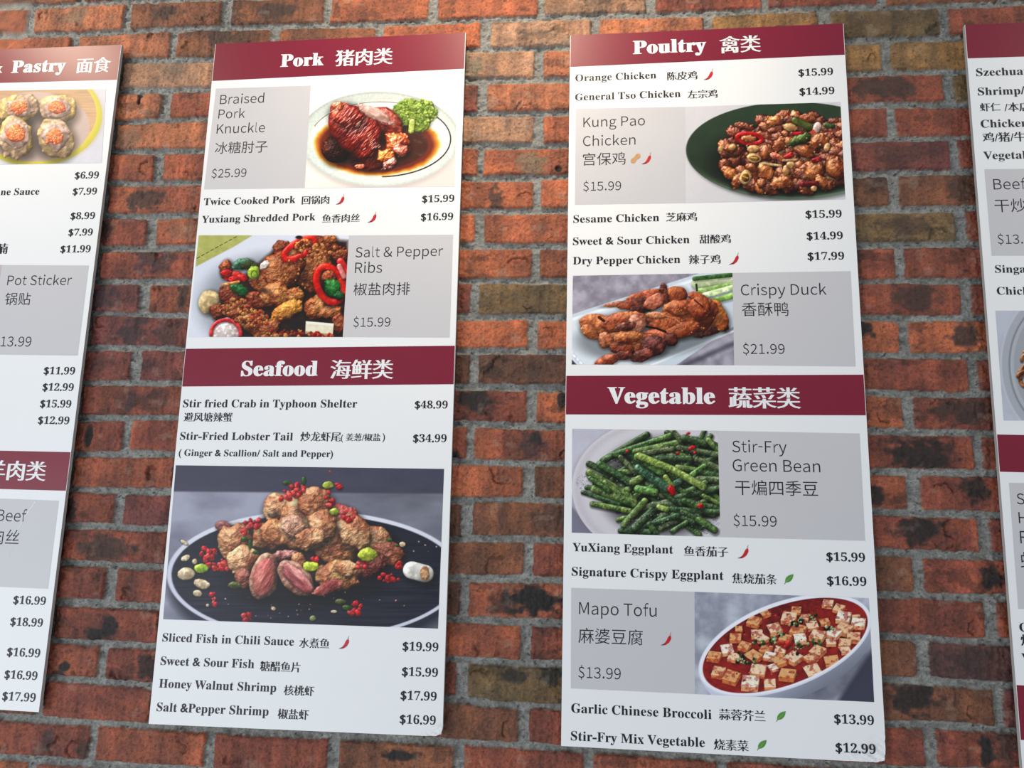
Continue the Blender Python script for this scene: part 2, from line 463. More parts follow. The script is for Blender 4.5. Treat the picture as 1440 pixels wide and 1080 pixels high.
class Print:
    """a small painter for one printed photograph; coordinates are free units
    inside the quad TL, TR, BR, BL that the print fills"""

    def __init__(s, quad, w, h, seed=1):
        s.q = np.array(quad, float)
        s.w, s.h = w * 2, h * 2
        s.im = np.zeros((s.h, s.w, 3))
        s.rnd = random.Random(seed)
        s.seed = seed * 101
        TL, TR, BR, BL = s.q
        s.sc = s.w / ((np.linalg.norm(TR - TL) + np.linalg.norm(BR - BL)) / 2)
        # canvas -> free units, bilinear
        u = (np.arange(s.w) + .5) / s.w
        v = (np.arange(s.h) + .5) / s.h
        U, V = np.meshgrid(u, v)
        P = ((TL * ((1 - U) * (1 - V))[..., None]) + TR * (U * (1 - V))[..., None]
             + BR * (U * V)[..., None] + BL * ((1 - U) * V)[..., None])
        s.X, s.Y = P[..., 0], P[..., 1]

    def win(s, x0, y0, x1, y1):
        m = (s.X >= x0) & (s.X <= x1) & (s.Y >= y0) & (s.Y <= y1)
        r = np.where(m.any(1))[0]
        c = np.where(m.any(0))[0]
        if len(r) < 3 or len(c) < 3:
            return None
        return slice(r[0], r[-1] + 1), slice(c[0], c[-1] + 1)

    def fill(s, c0, c1=None, scale=60, sx=1.0, o=4):
        n = fbm(s.X / scale * sx, s.Y / scale, s.seed, o)[..., None]
        n = np.clip((n - .5) * 2.2 + .5, 0, 1)
        s.im[:] = np.array(c0) * (1 - n) + np.array(c1 if c1 is not None else c0) * n

    def mix(s, m, col, w=None):
        m = m[..., None]
        if w is None:
            s.im[:] = s.im * (1 - m) + np.array(col) * m
        else:
            s.im[w] = s.im[w] * (1 - m) + np.array(col) * m

    def ell(s, cx, cy, rx, ry, ang=0, wob=0.0, wsc=40):
        """radial coordinate of an ellipse over the whole picture"""
        a = math.radians(ang)
        dx, dy = s.X - cx, s.Y - cy
        u = (dx * math.cos(a) + dy * math.sin(a)) / rx
        v = (-dx * math.sin(a) + dy * math.cos(a)) / ry
        r = np.sqrt(u * u + v * v)
        if wob:
            r = r * (1 + wob * (fbm(s.X / wsc, s.Y / wsc, s.seed + 5, 3) - .5) * 2)
        return r, u, v

    def soft(s, r, size, edge=1.2):
        """r<1 mask with soft edge measured in free units"""
        return np.clip((1 - r) * size / edge + .5, 0, 1)

    def poly(s, pts, col, c2=None, blur=1.5, nz=30, alpha=1.0):
        pts = np.array(pts, float)
        x0, y0 = pts.min(0) - 8
        x1, y1 = pts.max(0) + 8
        w = s.win(x0, y0, x1, y1)
        if w is None:
            return
        X, Y = s.X[w], s.Y[w]
        ar = 0
        for a, b in zip(pts, np.roll(pts, -1, 0)):
            ar += a[0] * b[1] - b[0] * a[1]
        sd = np.full(X.shape, 1e9)
        for a, b in zip(pts, np.roll(pts, -1, 0)):
            e = b - a
            l = np.hypot(*e) + 1e-9
            d = (e[0] * (Y - a[1]) - e[1] * (X - a[0])) / l * (1 if ar > 0 else -1)
            sd = np.minimum(sd, d)
        m = np.clip(sd / blur + .5, 0, 1) * alpha
        c = np.array(col)
        if c2 is not None:
            n = fbm(X / nz, Y / nz, s.seed + 3, 3)[..., None]
            c = c * (1 - n) + np.array(c2) * n
        s.im[w] = s.im[w] * (1 - m[..., None]) + c * m[..., None]

    def body(s, w, r, size, c0, c1, bump, bs, spec, power, amb, seed, edge, stretch=None, ang=0, dome=0.8):
        X, Y = s.X[w], s.Y[w]
        if stretch:
            a = math.radians(ang)
            P = (X * math.cos(a) + Y * math.sin(a)) / stretch
            Q = -X * math.sin(a) + Y * math.cos(a)
        else:
            P, Q = X, Y
        n = fbm(P / bs, Q / bs, seed, 4, 0.55)
        n2 = fbm(P / (bs * 2.5) + 7, Q / (bs * 2.5), seed + 9, 3)
        h = np.sqrt(np.clip(1 - r * r, 0, 1)) * size * dome + bump * bs * n
        gy, gx = np.gradient(h)
        k = s.sc
        nx, ny = -gx * k * .5, -gy * k * .5
        ln = np.sqrt(nx * nx + ny * ny + 1)
        dif = np.clip((nx * LIGHT[0] + ny * LIGHT[1] + LIGHT[2]) / ln, 0, 1)
        sp = np.clip((nx * HALF[0] + ny * HALF[1] + HALF[2]) / ln, 0, 1) ** power
        t = np.clip((n2 - .5) * 2.6 + .5, 0, 1)[..., None]
        c = np.array(c0) * (1 - t) + np.array(c1) * t
        cav = np.clip((n - .3) * 2.2, 0.35, 1)[..., None]
        c = c * (amb + .1 + (1.30 - amb) * dif[..., None]) * (0.60 + 0.40 * cav) + .8 * spec * sp[..., None]
        c = (c - .5) * 1.16 + .455
        m = np.clip((1 - r) * size / edge, 0, 1)[..., None]
        s.im[w] = s.im[w] * (1 - m) + np.clip(c, 0, 1) * m

    def blob(s, cx, cy, rx, ry, c0, c1=None, ang=0, wob=0.25, bump=0.5, bs=None, spec=0.25, power=24,
             amb=0.35, sh=0.5, edge=2.0, stretch=None, sang=None, dome=0.8):
        R = max(rx, ry) * 1.7
        w = s.win(cx - R, cy - R, cx + R, cy + R)
        if w is None:
            return
        s.seed += 13
        a = math.radians(ang)
        dx, dy = s.X[w] - cx, s.Y[w] - cy
        u = (dx * math.cos(a) + dy * math.sin(a)) / rx
        v = (-dx * math.sin(a) + dy * math.cos(a)) / ry
        r = np.sqrt(u * u + v * v)
        sc = min(rx, ry) * 0.75
        r = r * (1 + wob * (fbm(s.X[w] / sc, s.Y[w] / sc, s.seed, 3) - .5) * 2)
        if sh:
            dy2 = dy - 0.18 * min(rx, ry)
            dx2 = dx - 0.10 * min(rx, ry)
            u2 = (dx2 * math.cos(a) + dy2 * math.sin(a)) / rx
            v2 = (-dx2 * math.sin(a) + dy2 * math.cos(a)) / ry
            rs = np.sqrt(u2 * u2 + v2 * v2)
            s.im[w] *= (1 - sh * (1 - sstep(0.75, 1.4, rs)))[..., None]
        s.body(w, r, min(rx, ry), c0, c1 if c1 is not None else c0, bump, bs or min(rx, ry) * .45, spec, power, amb,
               s.seed, edge, stretch, ang if sang is None else sang, dome)

    def tube(s, pts, rad, c0, c1=None, bump=0.2, bs=None, spec=0.25, power=30, amb=0.35, sh=0.45, edge=2.0, closed=False,
             taper=0.0, flat=False):
        pts = [np.array(p, float) for p in pts]
        if closed:
            pts = pts + [pts[0]]
        A = np.array(pts)
        x0, y0 = A.min(0) - rad * 2.2
        x1, y1 = A.max(0) + rad * 2.2
        w = s.win(x0, y0, x1, y1)
        if w is None:
            return
        s.seed += 13
        X, Y = s.X[w], s.Y[w]

        def dist(ox, oy):
            best = np.full(X.shape, 1e9)
            n = len(pts) - 1
            for i in range(n):
                a, b = pts[i], pts[i + 1]
                e = b - a
                l2 = e @ e + 1e-9
                t = ((X - ox - a[0]) * e[0] + (Y - oy - a[1]) * e[1]) / l2
                if flat and not closed:
                    lo = -0.0 if i == 0 else -9
                tt = np.clip(t, 0, 1)
                d = np.hypot(X - ox - a[0] - e[0] * tt, Y - oy - a[1] - e[1] * tt)
                rr = rad * (1 - taper * (i + tt) / n)
                best = np.minimum(best, d / rr)
            return best
        if sh:
            rs = dist(rad * .25, rad * .45)
            s.im[w] *= (1 - sh * (1 - sstep(0.7, 1.6, rs)))[..., None]
        s.body(w, dist(0, 0), rad, c0, c1 if c1 is not None else c0, bump, bs or rad, spec, power, amb, s.seed, edge)

    def arc(s, cx, cy, rx, ry, ang, a0, a1, n=20):
        a = math.radians(ang)
        out = []
        for i in range(n + 1):
            t = math.radians(a0 + (a1 - a0) * i / n)
            x, y = rx * math.cos(t), ry * math.sin(t)
            out.append((cx + x * math.cos(a) - y * math.sin(a), cy + x * math.sin(a) + y * math.cos(a)))
        return out

    def specks(s, n, region, rad, cols, **kw):
        for _ in range(n):
            x, y = region(s.rnd)
            r = rad * s.rnd.uniform(.5, 1.4)
            c = s.rnd.choice(cols)
            s.blob(x, y, r, r * s.rnd.uniform(.6, 1), c, ang=s.rnd.uniform(0, 180), **{**dict(sh=.3, edge=1.5, spec=.15), **kw})

    def out(s):
        im = np.clip(s.im, 0, 1)
        im = lin(im)
        return im.reshape(s.h // 2, 2, s.w // 2, 2, 3).mean((1, 3))


def in_ell(cx, cy, rx, ry, ang=0):
    def f(rnd):
        while True:
            u, v = rnd.uniform(-1, 1), rnd.uniform(-1, 1)
            if u * u + v * v < 1:
                a = math.radians(ang)
                x, y = u * rx, v * ry
                return cx + x * math.cos(a) - y * math.sin(a), cy + x * math.sin(a) + y * math.cos(a)
    return f


def paint_dumplings():
    p = Print([(-430, 158), (1290, 130), (1235, 1030), (-430, 1058)], 300, 160, 3)
    p.fill((.80, .79, .81), (.84, .83, .85), 200)
    r, u, v = p.ell(420, 470, 830, 590)
    p.mix(p.soft(r, 600, 60), (.78, .70, .66))
    r, u, v = p.ell(420, 455, 822, 612)
    t = sstep(.86, 1.0, r)[..., None]
    p.im[:] = np.where((r < 1)[..., None], np.array((.88, .80, .30)) * (1 - t) + np.array((.78, .74, .28)) * t, p.im)
    r, u, v = p.ell(420, 430, 750, 555)
    n = fbm(p.X / 260, p.Y / 14, 4, 3)
    c = np.array((.80, .64, .48)) * (.9 + .22 * n[..., None]) * (0.92 + .12 * sstep(-1, 1, v))[..., None]
    m = p.soft(r, 600, 8)[..., None]
    p.im[:] = p.im * (1 - m) + c * m
    r, u, v = p.ell(430, 590, 660, 420)
    p.mix(p.soft(r, 500, 8), (.78, .68, .63))
    p.im *= (1 - .25 * (1 - sstep(.7, 1.1, p.ell(330, 660, 420, 380)[0])))[..., None]
    for cx, cy, rx, ry in ((-120, 560, 200, 220), (250, 385, 235, 180), (705, 395, 225, 190), (200, 720, 225, 255), (680, 745, 225, 240)):
        p.blob(cx, cy, rx, ry, (.80, .68, .57), (.84, .73, .46), wob=.28, bump=.55, bs=60, spec=.12, amb=.5, sh=.45)
        p.blob(cx - 5, cy - ry * .12, rx * .72, ry * .66, (.77, .65, .60), (.82, .70, .63), wob=.3, bump=.4, bs=45, spec=.15, amb=.55, sh=.12)
        p.blob(cx - 10, cy - ry * .16, rx * .48, ry * .44, (.94, .48, .32), (.98, .58, .38), wob=.4, bump=1.0, bs=26, spec=.2, amb=.6, sh=.1)
        for k in range(26):
            a = p.rnd.uniform(0, 6.28)
            q = p.rnd.uniform(0, .48)
            p.blob(cx - 10 + math.cos(a) * rx * q, cy - ry * .16 + math.sin(a) * ry * q * .9, 13, 11, (1, .55, .36), (1, .72, .48), bump=.1, sh=.25, spec=.25, amb=.6, edge=3)
    return p


def paint_knuckle():
    p = Print([(75, 62), (1370, 20), (1340, 958), (20, 965)], 330, 226, 4)
    p.fill((.93, .91, .87), (.96, .94, .89), 300)
    p.mix(sstep(700, 960, p.Y + .25 * (p.X - 700)) * .5, (.80, .73, .72))
    r, u, v = p.ell(680, 560, 710, 425)
    p.mix(p.soft(r, 400, 30) * .5, (.70, .66, .64))
    r, u, v = p.ell(680, 535, 705, 415)
    n = fbm(p.X / 14, p.Y / 9, 7, 3)
    sh = .90 + .06 * (n - .5) * 2 + .06 * v - .10 * sstep(.93, 1.0, r)
    c = np.array((.90, .935, .90)) * np.clip(sh, 0, 1.08)[..., None]
    m = p.soft(r, 400, 4)[..., None]
    p.im[:] = p.im * (1 - m) + c * m
    r, u, v = p.ell(690, 540, 615, 325)
    c = np.array((.93, .945, .915)) * (1 + .06 * (n - .5) * 2)[..., None]
    m = p.soft(r, 400, 30)[..., None]
    p.im[:] = p.im * (1 - m) + c * m
    p.tube(p.arc(690, 540, 618, 328, 0, -45, 88, 26), 7, (.26, .15, .10), bump=.5, sh=.0, spec=0)
    p.tube(p.arc(690, 540, 618, 328, 0, 200, 290, 18), 4, (.52, .42, .36), bump=.5, sh=.0, spec=0)
    r, u, v = p.ell(660, 590, 560, 268, wob=.03, wsc=60)
    for k, col in ((1.0, (.86, .66, .22)), (.955, (.72, .36, .10)), (.90, (.42, .13, .06)), (.80, (.24, .09, .06))):
        p.mix(p.soft(r / k, 300, 18), col)
    n = fbm(p.X / 40, p.Y / 22, 9, 4)
    m = p.soft(r / .8, 300, 18) * np.clip((n - .52) * 4, 0, 1) * .45
    p.mix(m, (.42, .32, .27))
    # broccoli
    for x, y, rx, ry in ((1030, 330, 130, 100), (960, 260, 110, 80), (1080, 270, 100, 75), (880, 300, 85, 65), (1040, 400, 85, 80), (930, 360, 90, 70), (1130, 310, 60, 55)):
        p.blob(x, y, rx, ry, (.40, .52, .20), (.62, .70, .34), wob=.3, bump=1.0, bs=17, spec=.1, amb=.5, sh=.3)
    for k in range(110):
        x, y = in_ell(1000, 305, 190, 125)(p.rnd)
        p.blob(x, y, 14, 12, (.46, .58, .24), (.72, .78, .42), bump=.3, sh=.4, amb=.55, spec=.05)
    p.tube([(965, 470), (975, 390)], 26, (.74, .80, .42), (.82, .86, .5), sh=.1)
    # meat
    kw = dict(spec=.75, power=16, amb=.28, bump=.9)
    p.blob(300, 640, 130, 120, (.20, .08, .07), (.30, .13, .10), bs=40, **{**kw, 'spec': .3})
    p.blob(730, 400, 175, 140, (.44, .12, .10), (.66, .32, .26), ang=25, bs=34, stretch=2.5, sang=35, **kw)
    p.blob(590, 650, 165, 150, (.46, .12, .09), (.66, .24, .17), ang=30, bs=34, stretch=3, sang=-60, **kw)
    p.blob(470, 470, 285, 200, (.44, .09, .07), (.64, .20, .14), ang=48, wob=.2, bs=30, stretch=3.2, sang=-50, dome=.6, **kw)
    p.blob(400, 330, 160, 110, (.50, .12, .09), (.74, .30, .20), ang=20, wob=.25, bs=28, stretch=3, sang=-50, dome=.5, **kw)
    p.blob(650, 320, 170, 50, (.70, .52, .48), (.84, .70, .66), ang=26, wob=.25, bs=30, spec=.3, amb=.5, stretch=3, sang=20, sh=.1)
    p.blob(315, 245, 55, 38, (.72, .35, .22), (.85, .5, .35), bs=18, **kw)
    p.blob(840, 590, 110, 110, (.62, .24, .12), (.84, .42, .22), ang=30, wob=.35, bs=40, **kw)
    p.blob(880, 640, 70, 60, (.66, .25, .18), (.86, .5, .4), wob=.35, bs=22, **kw)
    p.blob(745, 690, 75, 60, (.80, .36, .10), (.90, .50, .18), wob=.3, bs=30, **kw)
    p.blob(780, 755, 75, 42, (.55, .26, .22), (.78, .58, .52), ang=-35, wob=.3, bs=18, **kw)
    p.blob(515, 780, 48, 24, (.66, .26, .14), (.8, .4, .25), bs=16, **kw)
    p.mix(np.clip(1 - p.ell(700, 620, 55, 35)[0], 0, 1) * .8, (.16, .05, .04))
    for k in range(40):
        t = p.rnd.random()
        x = 300 + 330 * t + p.rnd.uniform(-70, 90)
        y = 300 + 330 * t + p.rnd.uniform(-90, 60)
        L = p.rnd.uniform(14, 36)
        p.tube([(x - L * .6, y + L * .5), (x + L * .6, y - L * .45)], p.rnd.uniform(2, 4.5), (.88, .66, .60), sh=0, spec=.2, amb=.8, edge=3)
    return p


def paint_ribs():
    p = Print([(118, 40), (1412, 40), (1365, 912), (30, 912)], 320, 212, 5)
    p.fill((.80, .82, .87), (.85, .86, .90), 400)
    p.poly([(0, 20), (660, 20), (420, 145), (92, 345), (0, 380)], (.60, .61, .30), (.72, .72, .42), blur=10, nz=40)
    for i in range(9):
        x = 105 + i * 40
        p.tube([(x, 242 - i * 22), (x + 24, 229 - i * 22)], 4, (.22, .22, .12), sh=0, spec=0)
    p.im *= (1 - .35 * (1 - sstep(.8, 1.25, p.ell(800, 640, 640, 420)[0])))[..., None]
    p.poly([(330, 600), (480, 420), (760, 180), (1050, 60), (1400, 90), (1420, 930), (420, 930), (250, 760)], (.22, .10, .08), (.12, .07, .07), blur=40)
    br = dict(spec=.28, power=14, amb=.34, bump=.95)
    A, B, Cc, D = (.54, .28, .16), (.72, .46, .28), (.48, .22, .13), (.80, .55, .32)
    p.blob(215, 612, 95, 105, (.78, .68, .50), (.86, .78, .60), ang=20, wob=.15, bump=.25, spec=.2, amb=.5)
    for x, y, rx, ry, a, c0, c1 in (
            (360, 330, 60, 85, 10, Cc, A), (1180, 130, 190, 80, 15, Cc, A), (1250, 70, 60, 45, 0, A, B), (830, 150, 75, 60, -30, Cc, A),
            (1080, 330, 210, 190, -25, A, B), (830, 370, 230, 170, -35, A, B), (640, 450, 90, 70, 20, A, D),
            (400, 560, 110, 80, 10, Cc, A), (640, 600, 110, 75, 25, Cc, A), (800, 560, 110, 120, 60, A, D), (290, 690, 75, 55, 0, Cc, A),
            (470, 700, 150, 80, 20, A, B), (960, 560, 80, 70, 0, A, D), (880, 690, 160, 75, -28, (.74, .44, .18), (.86, .60, .28)),
            (620, 800, 170, 105, 30, A, D), (740, 850, 100, 70, -40, A, D), (1150, 660, 130, 105, -15, A, D), (1250, 700, 110, 55, -15, A, B),
            (1330, 800, 60, 90, 0, Cc, A), (1340, 220, 70, 60, 0, Cc, A)):
        p.blob(x, y, rx, ry, c0, c1, ang=a, wob=.3, bs=34, **br)
    p.mix(np.clip(1.2 - p.ell(975, 800, 130, 85)[0], 0, 1), (.10, .07, .09))
    p.mix(np.clip(1.2 - p.ell(700, 520, 70, 30, 20)[0], 0, 1) * .7, (.14, .07, .06))
    p.mix(np.clip(1.2 - p.ell(1240, 630, 60, 45)[0], 0, 1) * .8, (.12, .06, .06))
    red = dict(spec=.5, power=30, amb=.45, bump=.2)
    p.tube(p.arc(990, 160, 150, 60, -32, 0, 350, 24), 28, (.74, .10, .08), (.86, .18, .12), **red)
    p.blob(1010, 120, 70, 40, (.85, .45, .22), (.9, .6, .35), ang=-30, bs=18, **br)
    p.tube(p.arc(1250, 465, 105, 160, -22, 0, 350, 26), 30, (.78, .10, .08), (.88, .20, .13), **red)
    p.blob(1240, 400, 60, 50, (.75, .4, .22), A, bs=20, **br)
    p.tube([(1340, 270), (1420, 400)], 32, (.80, .14, .14), (.90, .30, .28), **red)
    p.tube([(1330, 310), (1370, 400)], 22, (.88, .52, .50), (.92, .6, .58), **red)
    p.blob(1270, 500, 70, 85, (.10, .34, .16), (.22, .50, .24), ang=-20, bs=30, spec=.3, sh=.4)
    p.blob(1330, 560, 45, 40, (.08, .24, .12), (.16, .40, .20), bs=20, spec=.3)
    for x, y in ((385, 400), (450, 385), (505, 410), (360, 370), (430, 425)):
        p.blob(x, y, 48, 34, (.70, .10, .12), (.84, .22, .16), bs=20, spec=.35, amb=.45)
    p.blob(500, 290, 95, 48, (.12, .25, .17), (.35, .52, .42), ang=-15, bs=30, spec=.3)
    p.blob(565, 300, 70, 40, (.20, .25, .13), (.34, .36, .22), bs=20, spec=.2)
    p.blob(600, 370, 52, 58, (.55, .64, .22), (.70, .78, .36), bump=.1, spec=.25, amb=.5)
    p.tube(p.arc(603, 378, 26, 30, 0, 0, 350, 14), 6, (.42, .52, .18), sh=0, spec=.1)
    p.blob(470, 508, 82, 48, (.14, .38, .20), (.26, .54, .30), ang=28, bs=30, spec=.35)
    p.blob(985, 58, 30, 16, (.08, .06, .07), (.14, .1, .1), spec=.3)
    p.tube([(330, 470), (470, 445)], 13, (.82, .55, .30), (.88, .65, .4), sh=.2)
    p.blob(690, 300, 45, 30, (.85, .80, .76), (.9, .86, .8), ang=-40, spec=.2, amb=.5)
    # radish, leek
    p.blob(360, 870, 130, 118, (.86, .78, .76), (.92, .88, .86), wob=.12, bump=.3, bs=20, spec=.15, amb=.6)
    p.tube(p.arc(360, 880, 128, 112, 0, 175, 365, 22), 17, (.78, .14, .18), (.86, .28, .28), **red)
    p.im *= (1 - .5 * (1 - sstep(.8, 1.2, p.ell(1170, 850, 140, 80)[0])))[..., None]
    p.poly([(1050, 778), (1285, 798), (1278, 905), (1045, 880)], (.82, .78, .66), (.92, .90, .82), nz=22)
    p.poly([(1050, 778), (1285, 798), (1284, 815), (1050, 798)], (.92, .91, .86), blur=5)
    p.poly([(1045, 862), (1278, 885), (1278, 905), (1045, 882)], (.66, .58, .42), blur=8)
    p.specks(26, in_ell(1165, 895, 110, 22), 17, [(.80, .10, .10), (.72, .35, .2), (.6, .1, .08)])
    p.specks(150, in_ell(480, 690, 190, 95, 20), 15, [A, B, D, (.7, .35, .25), (.50, .16, .12)])
    p.specks(40, in_ell(640, 760, 90, 70, 0), 16, [D, B, (.75, .32, .22)])
    p.specks(60, in_ell(1150, 170, 190, 70, 10), 17, [A, B, D, Cc])
    p.specks(40, in_ell(900, 880, 200, 30), 15, [A, (.6, .1, .1), D])
    p.specks(50, in_ell(900, 400, 300, 160, -30), 9, [D, B, (.86, .62, .42), (.62, .22, .15)], sh=.15)
    return p


def paint_lobster():
    p = Print([(80, 0), (1420, 14), (1390, 815), (15, 768)], 520, 292, 6)
    p.fill((.46, .46, .52), (.62, .62, .68), 130, .5)
    m = 1 - sstep(128, 142, p.Y - .006 * p.X)
    n = fbm(p.X / 120, p.Y / 40, 9, 3)
    p.mix(m, (.255, .25, .315))
    p.im *= (1 + .10 * (n - .5) * m)[..., None]
    p.im *= (1 - .22 * sstep(500, 1400, p.X) * (1 - m))[..., None]
    p.im *= (1 - .30 * sstep(400, 800, p.Y) * sstep(-100, 300, p.X) * .6)[..., None]
    r, u, v = p.ell(770, 590, 735, 335)
    p.mix(p.soft(r, 300, 26) * .9, (.13, .14, .20))
    r, u, v = p.ell(770, 550, 735, 318)
    p.mix(p.soft(r, 300, 4), (.80, .80, .85))
    p.mix(p.soft(r / 1.0, 300, 4) * sstep(.0, .9, -v) * .25, (1, 1, 1))
    r, u, v = p.ell(772, 552, 712, 299)
    p.mix(p.soft(r, 300, 4), (.115, .12, .175))
    g = fbm(p.X / 240, p.Y / 7 + .6 * np.sin(p.X / 200), 12, 3)
    m = p.soft(r, 300, 4)
    p.mix(m * np.clip((g - .52) * 3, 0, 1) * .35 * sstep(420, 620, p.Y), (.30, .30, .37))
    p.mix(m * np.clip((.48 - g) * 4, 0, 1) * .5, (.06, .065, .11))
    p.im *= (1 - .5 * (1 - sstep(.8, 1.25, p.ell(740, 560, 400, 150)[0])))[..., None]
    go = dict(spec=.22, power=12, amb=.36, bump=1.0, wob=.3)
    G1, G2, G3, PK, P2 = (.66, .41, .28), (.90, .70, .52), (.56, .33, .26), (.76, .40, .37), (.86, .58, .52)
    p.poly([(320, 420), (560, 250), (900, 240), (1180, 420), (1190, 500), (960, 560), (700, 560), (400, 520)], (.30, .18, .17), (.18, .12, .13), blur=30)
    for x, y, rx, ry, a, c0, c1 in (
            (330, 315, 46, 32, 15, (.50, .28, .27), (.66, .42, .38)), (375, 385, 82, 92, 20, G1, G2), (940, 260, 85, 55, 30, (.66, .30, .28), PK),
            (1090, 370, 95, 68, 20, G1, G2), (1150, 440, 70, 60, 15, G3, G1), (1060, 500, 80, 60, 0, G3, (.5, .27, .24)),
            (890, 400, 120, 120, 60, G1, (.80, .58, .40)), (980, 340, 90, 80, 30, G1, G2),
            (600, 220, 80, 85, 30, G1, G2), (540, 360, 75, 70, 0, G1, G2), (600, 350, 95, 70, 20, G1, (.88, .60, .40)),
            (740, 290, 135, 145, 10, G1, G2), (780, 190, 95, 85, 0, G1, G2), (820, 300, 70, 80, 0, G1, G2), (680, 310, 60, 60, 0, (.78, .56, .46), (.88, .70, .58)), (760, 370, 80, 50, -20, G1, G2),
            (630, 455, 70, 25, -8, (.62, .36, .34), (.78, .54, .50)), (430, 480, 78, 85, 20, G1, G2), (425, 565, 40, 55, -10, G3, (.70, .45, .40)),
            (700, 490, 40, 50, 10, G1, (.80, .58, .42)), (890, 560, 105, 75, -10, G1, (.88, .68, .44)), (940, 520, 60, 40, 10, G1, G2)):
        p.blob(x, y, rx, ry, c0, c1, ang=a, bs=24, **go)
    fl = dict(spec=.2, power=14, amb=.45, bump=.8, wob=.15)
    p.blob(528, 560, 72, 118, (.74, .50, .42), (.86, .66, .54), ang=12, bs=18, **fl)
    p.blob(532, 562, 56, 100, PK, P2, ang=14, bs=16, stretch=3, sang=-60, **fl)
    p.blob(690, 566, 118, 66, (.66, .44, .38), (.84, .64, .54), ang=42, bs=18, **fl)
    p.blob(700, 570, 96, 40, (.68, .34, .35), (.84, .58, .54), ang=44, bs=14, stretch=3, sang=44, **fl)
    p.blob(850, 615, 80, 30, (.58, .26, .25), (.74, .42, .38), ang=-25, bs=16, **fl)
    R = [(.76, .14, .16), (.84, .30, .27), (.66, .11, .13)]
    for x, y, rx, ry, n in ((680, 120, 60, 40, 22), (640, 165, 25, 25, 8), (880, 105, 40, 14, 6), (470, 300, 48, 32, 20), (430, 345, 18, 12, 4), (245, 450, 42, 34, 18), (300, 505, 60, 28, 18), (960, 255, 36, 30, 10),
                             (1150, 565, 52, 26, 14), (1200, 498, 18, 22, 6), (452, 757, 26, 20, 9), (992, 712, 30, 26, 10), (272, 655, 14, 22, 5), (282, 690, 10, 10, 3), (1020, 510, 30, 26, 8), (860, 170, 22, 40, 8), (965, 740, 14, 10, 3), (790, 470, 20, 12, 4)):
        p.specks(n, in_ell(x, y, rx, ry), 13, R, spec=.4, amb=.45)
    Y = (.66, .70, .24)
    Gn = (.22, .32, .14)
    for x, y, rx, ry, c in ((850, 100, 28, 20, (.60, .62, .26)), (880, 238, 24, 20, (.55, .60, .24)), (645, 90, 22, 12, Gn), (730, 78, 12, 22, Gn), (212, 520, 38, 24, (.56, .66, .22)), (380, 602, 34, 18, (.32, .34, .18)),
                            (1045, 450, 46, 34, Y), (765, 510, 40, 26, Y), (490, 440, 18, 10, Gn), (430, 375, 16, 13, Gn), (575, 250, 26, 18, (.42, .34, .26)), (910, 683, 28, 14, (.34, .36, .22)), (945, 712, 26, 14, Gn),
                            (775, 765, 16, 14, (.45, .46, .3)), (460, 400, 12, 26, Gn), (1155, 378, 14, 10, Gn), (1190, 405, 10, 8, Gn)):
        p.blob(x, y, rx, ry, c, tuple(min(1, q * 1.25) for q in c), wob=.2, spec=.3, amb=.5, bump=.3)
    N = (.80, .70, .56)
    for x, y, rx, ry, a in ((136, 546, 46, 31, 0), (215, 596, 42, 24, 18), (192, 642, 25, 17, 10), (130, 469, 26, 15, -25), (125, 392, 24, 10, 30), (178, 486, 14, 15, 0), (578, 716, 13, 10, 20), (880, 731, 18, 8, 0), (1216, 400, 16, 14, 0), (245, 700, 9, 8, 0)):
        p.blob(x, y, rx, ry, N, (.88, .80, .68), ang=a, wob=.12, spec=.2, amb=.55, bump=.2)
    p.tube([(1262, 528), (1325, 545)], 44, (.84, .80, .76), (.92, .90, .86), spec=.3, amb=.5, bump=.1)
    p.blob(1325, 545, 24, 38, (.62, .44, .30), (.78, .62, .46), wob=.1, spec=.1, amb=.6, sh=.1)
    p.specks(26, in_ell(760, 700, 480, 70), 4, [(.75, .7, .66), (.8, .6, .5)], sh=0)
    p.specks(8, in_ell(1300, 420, 120, 40), 4, [(.75, .7, .66)], sh=0)
    p.specks(1, in_ell(860, 36, 3, 3), 12, [(.60, .32, .32)], sh=0)
    return p


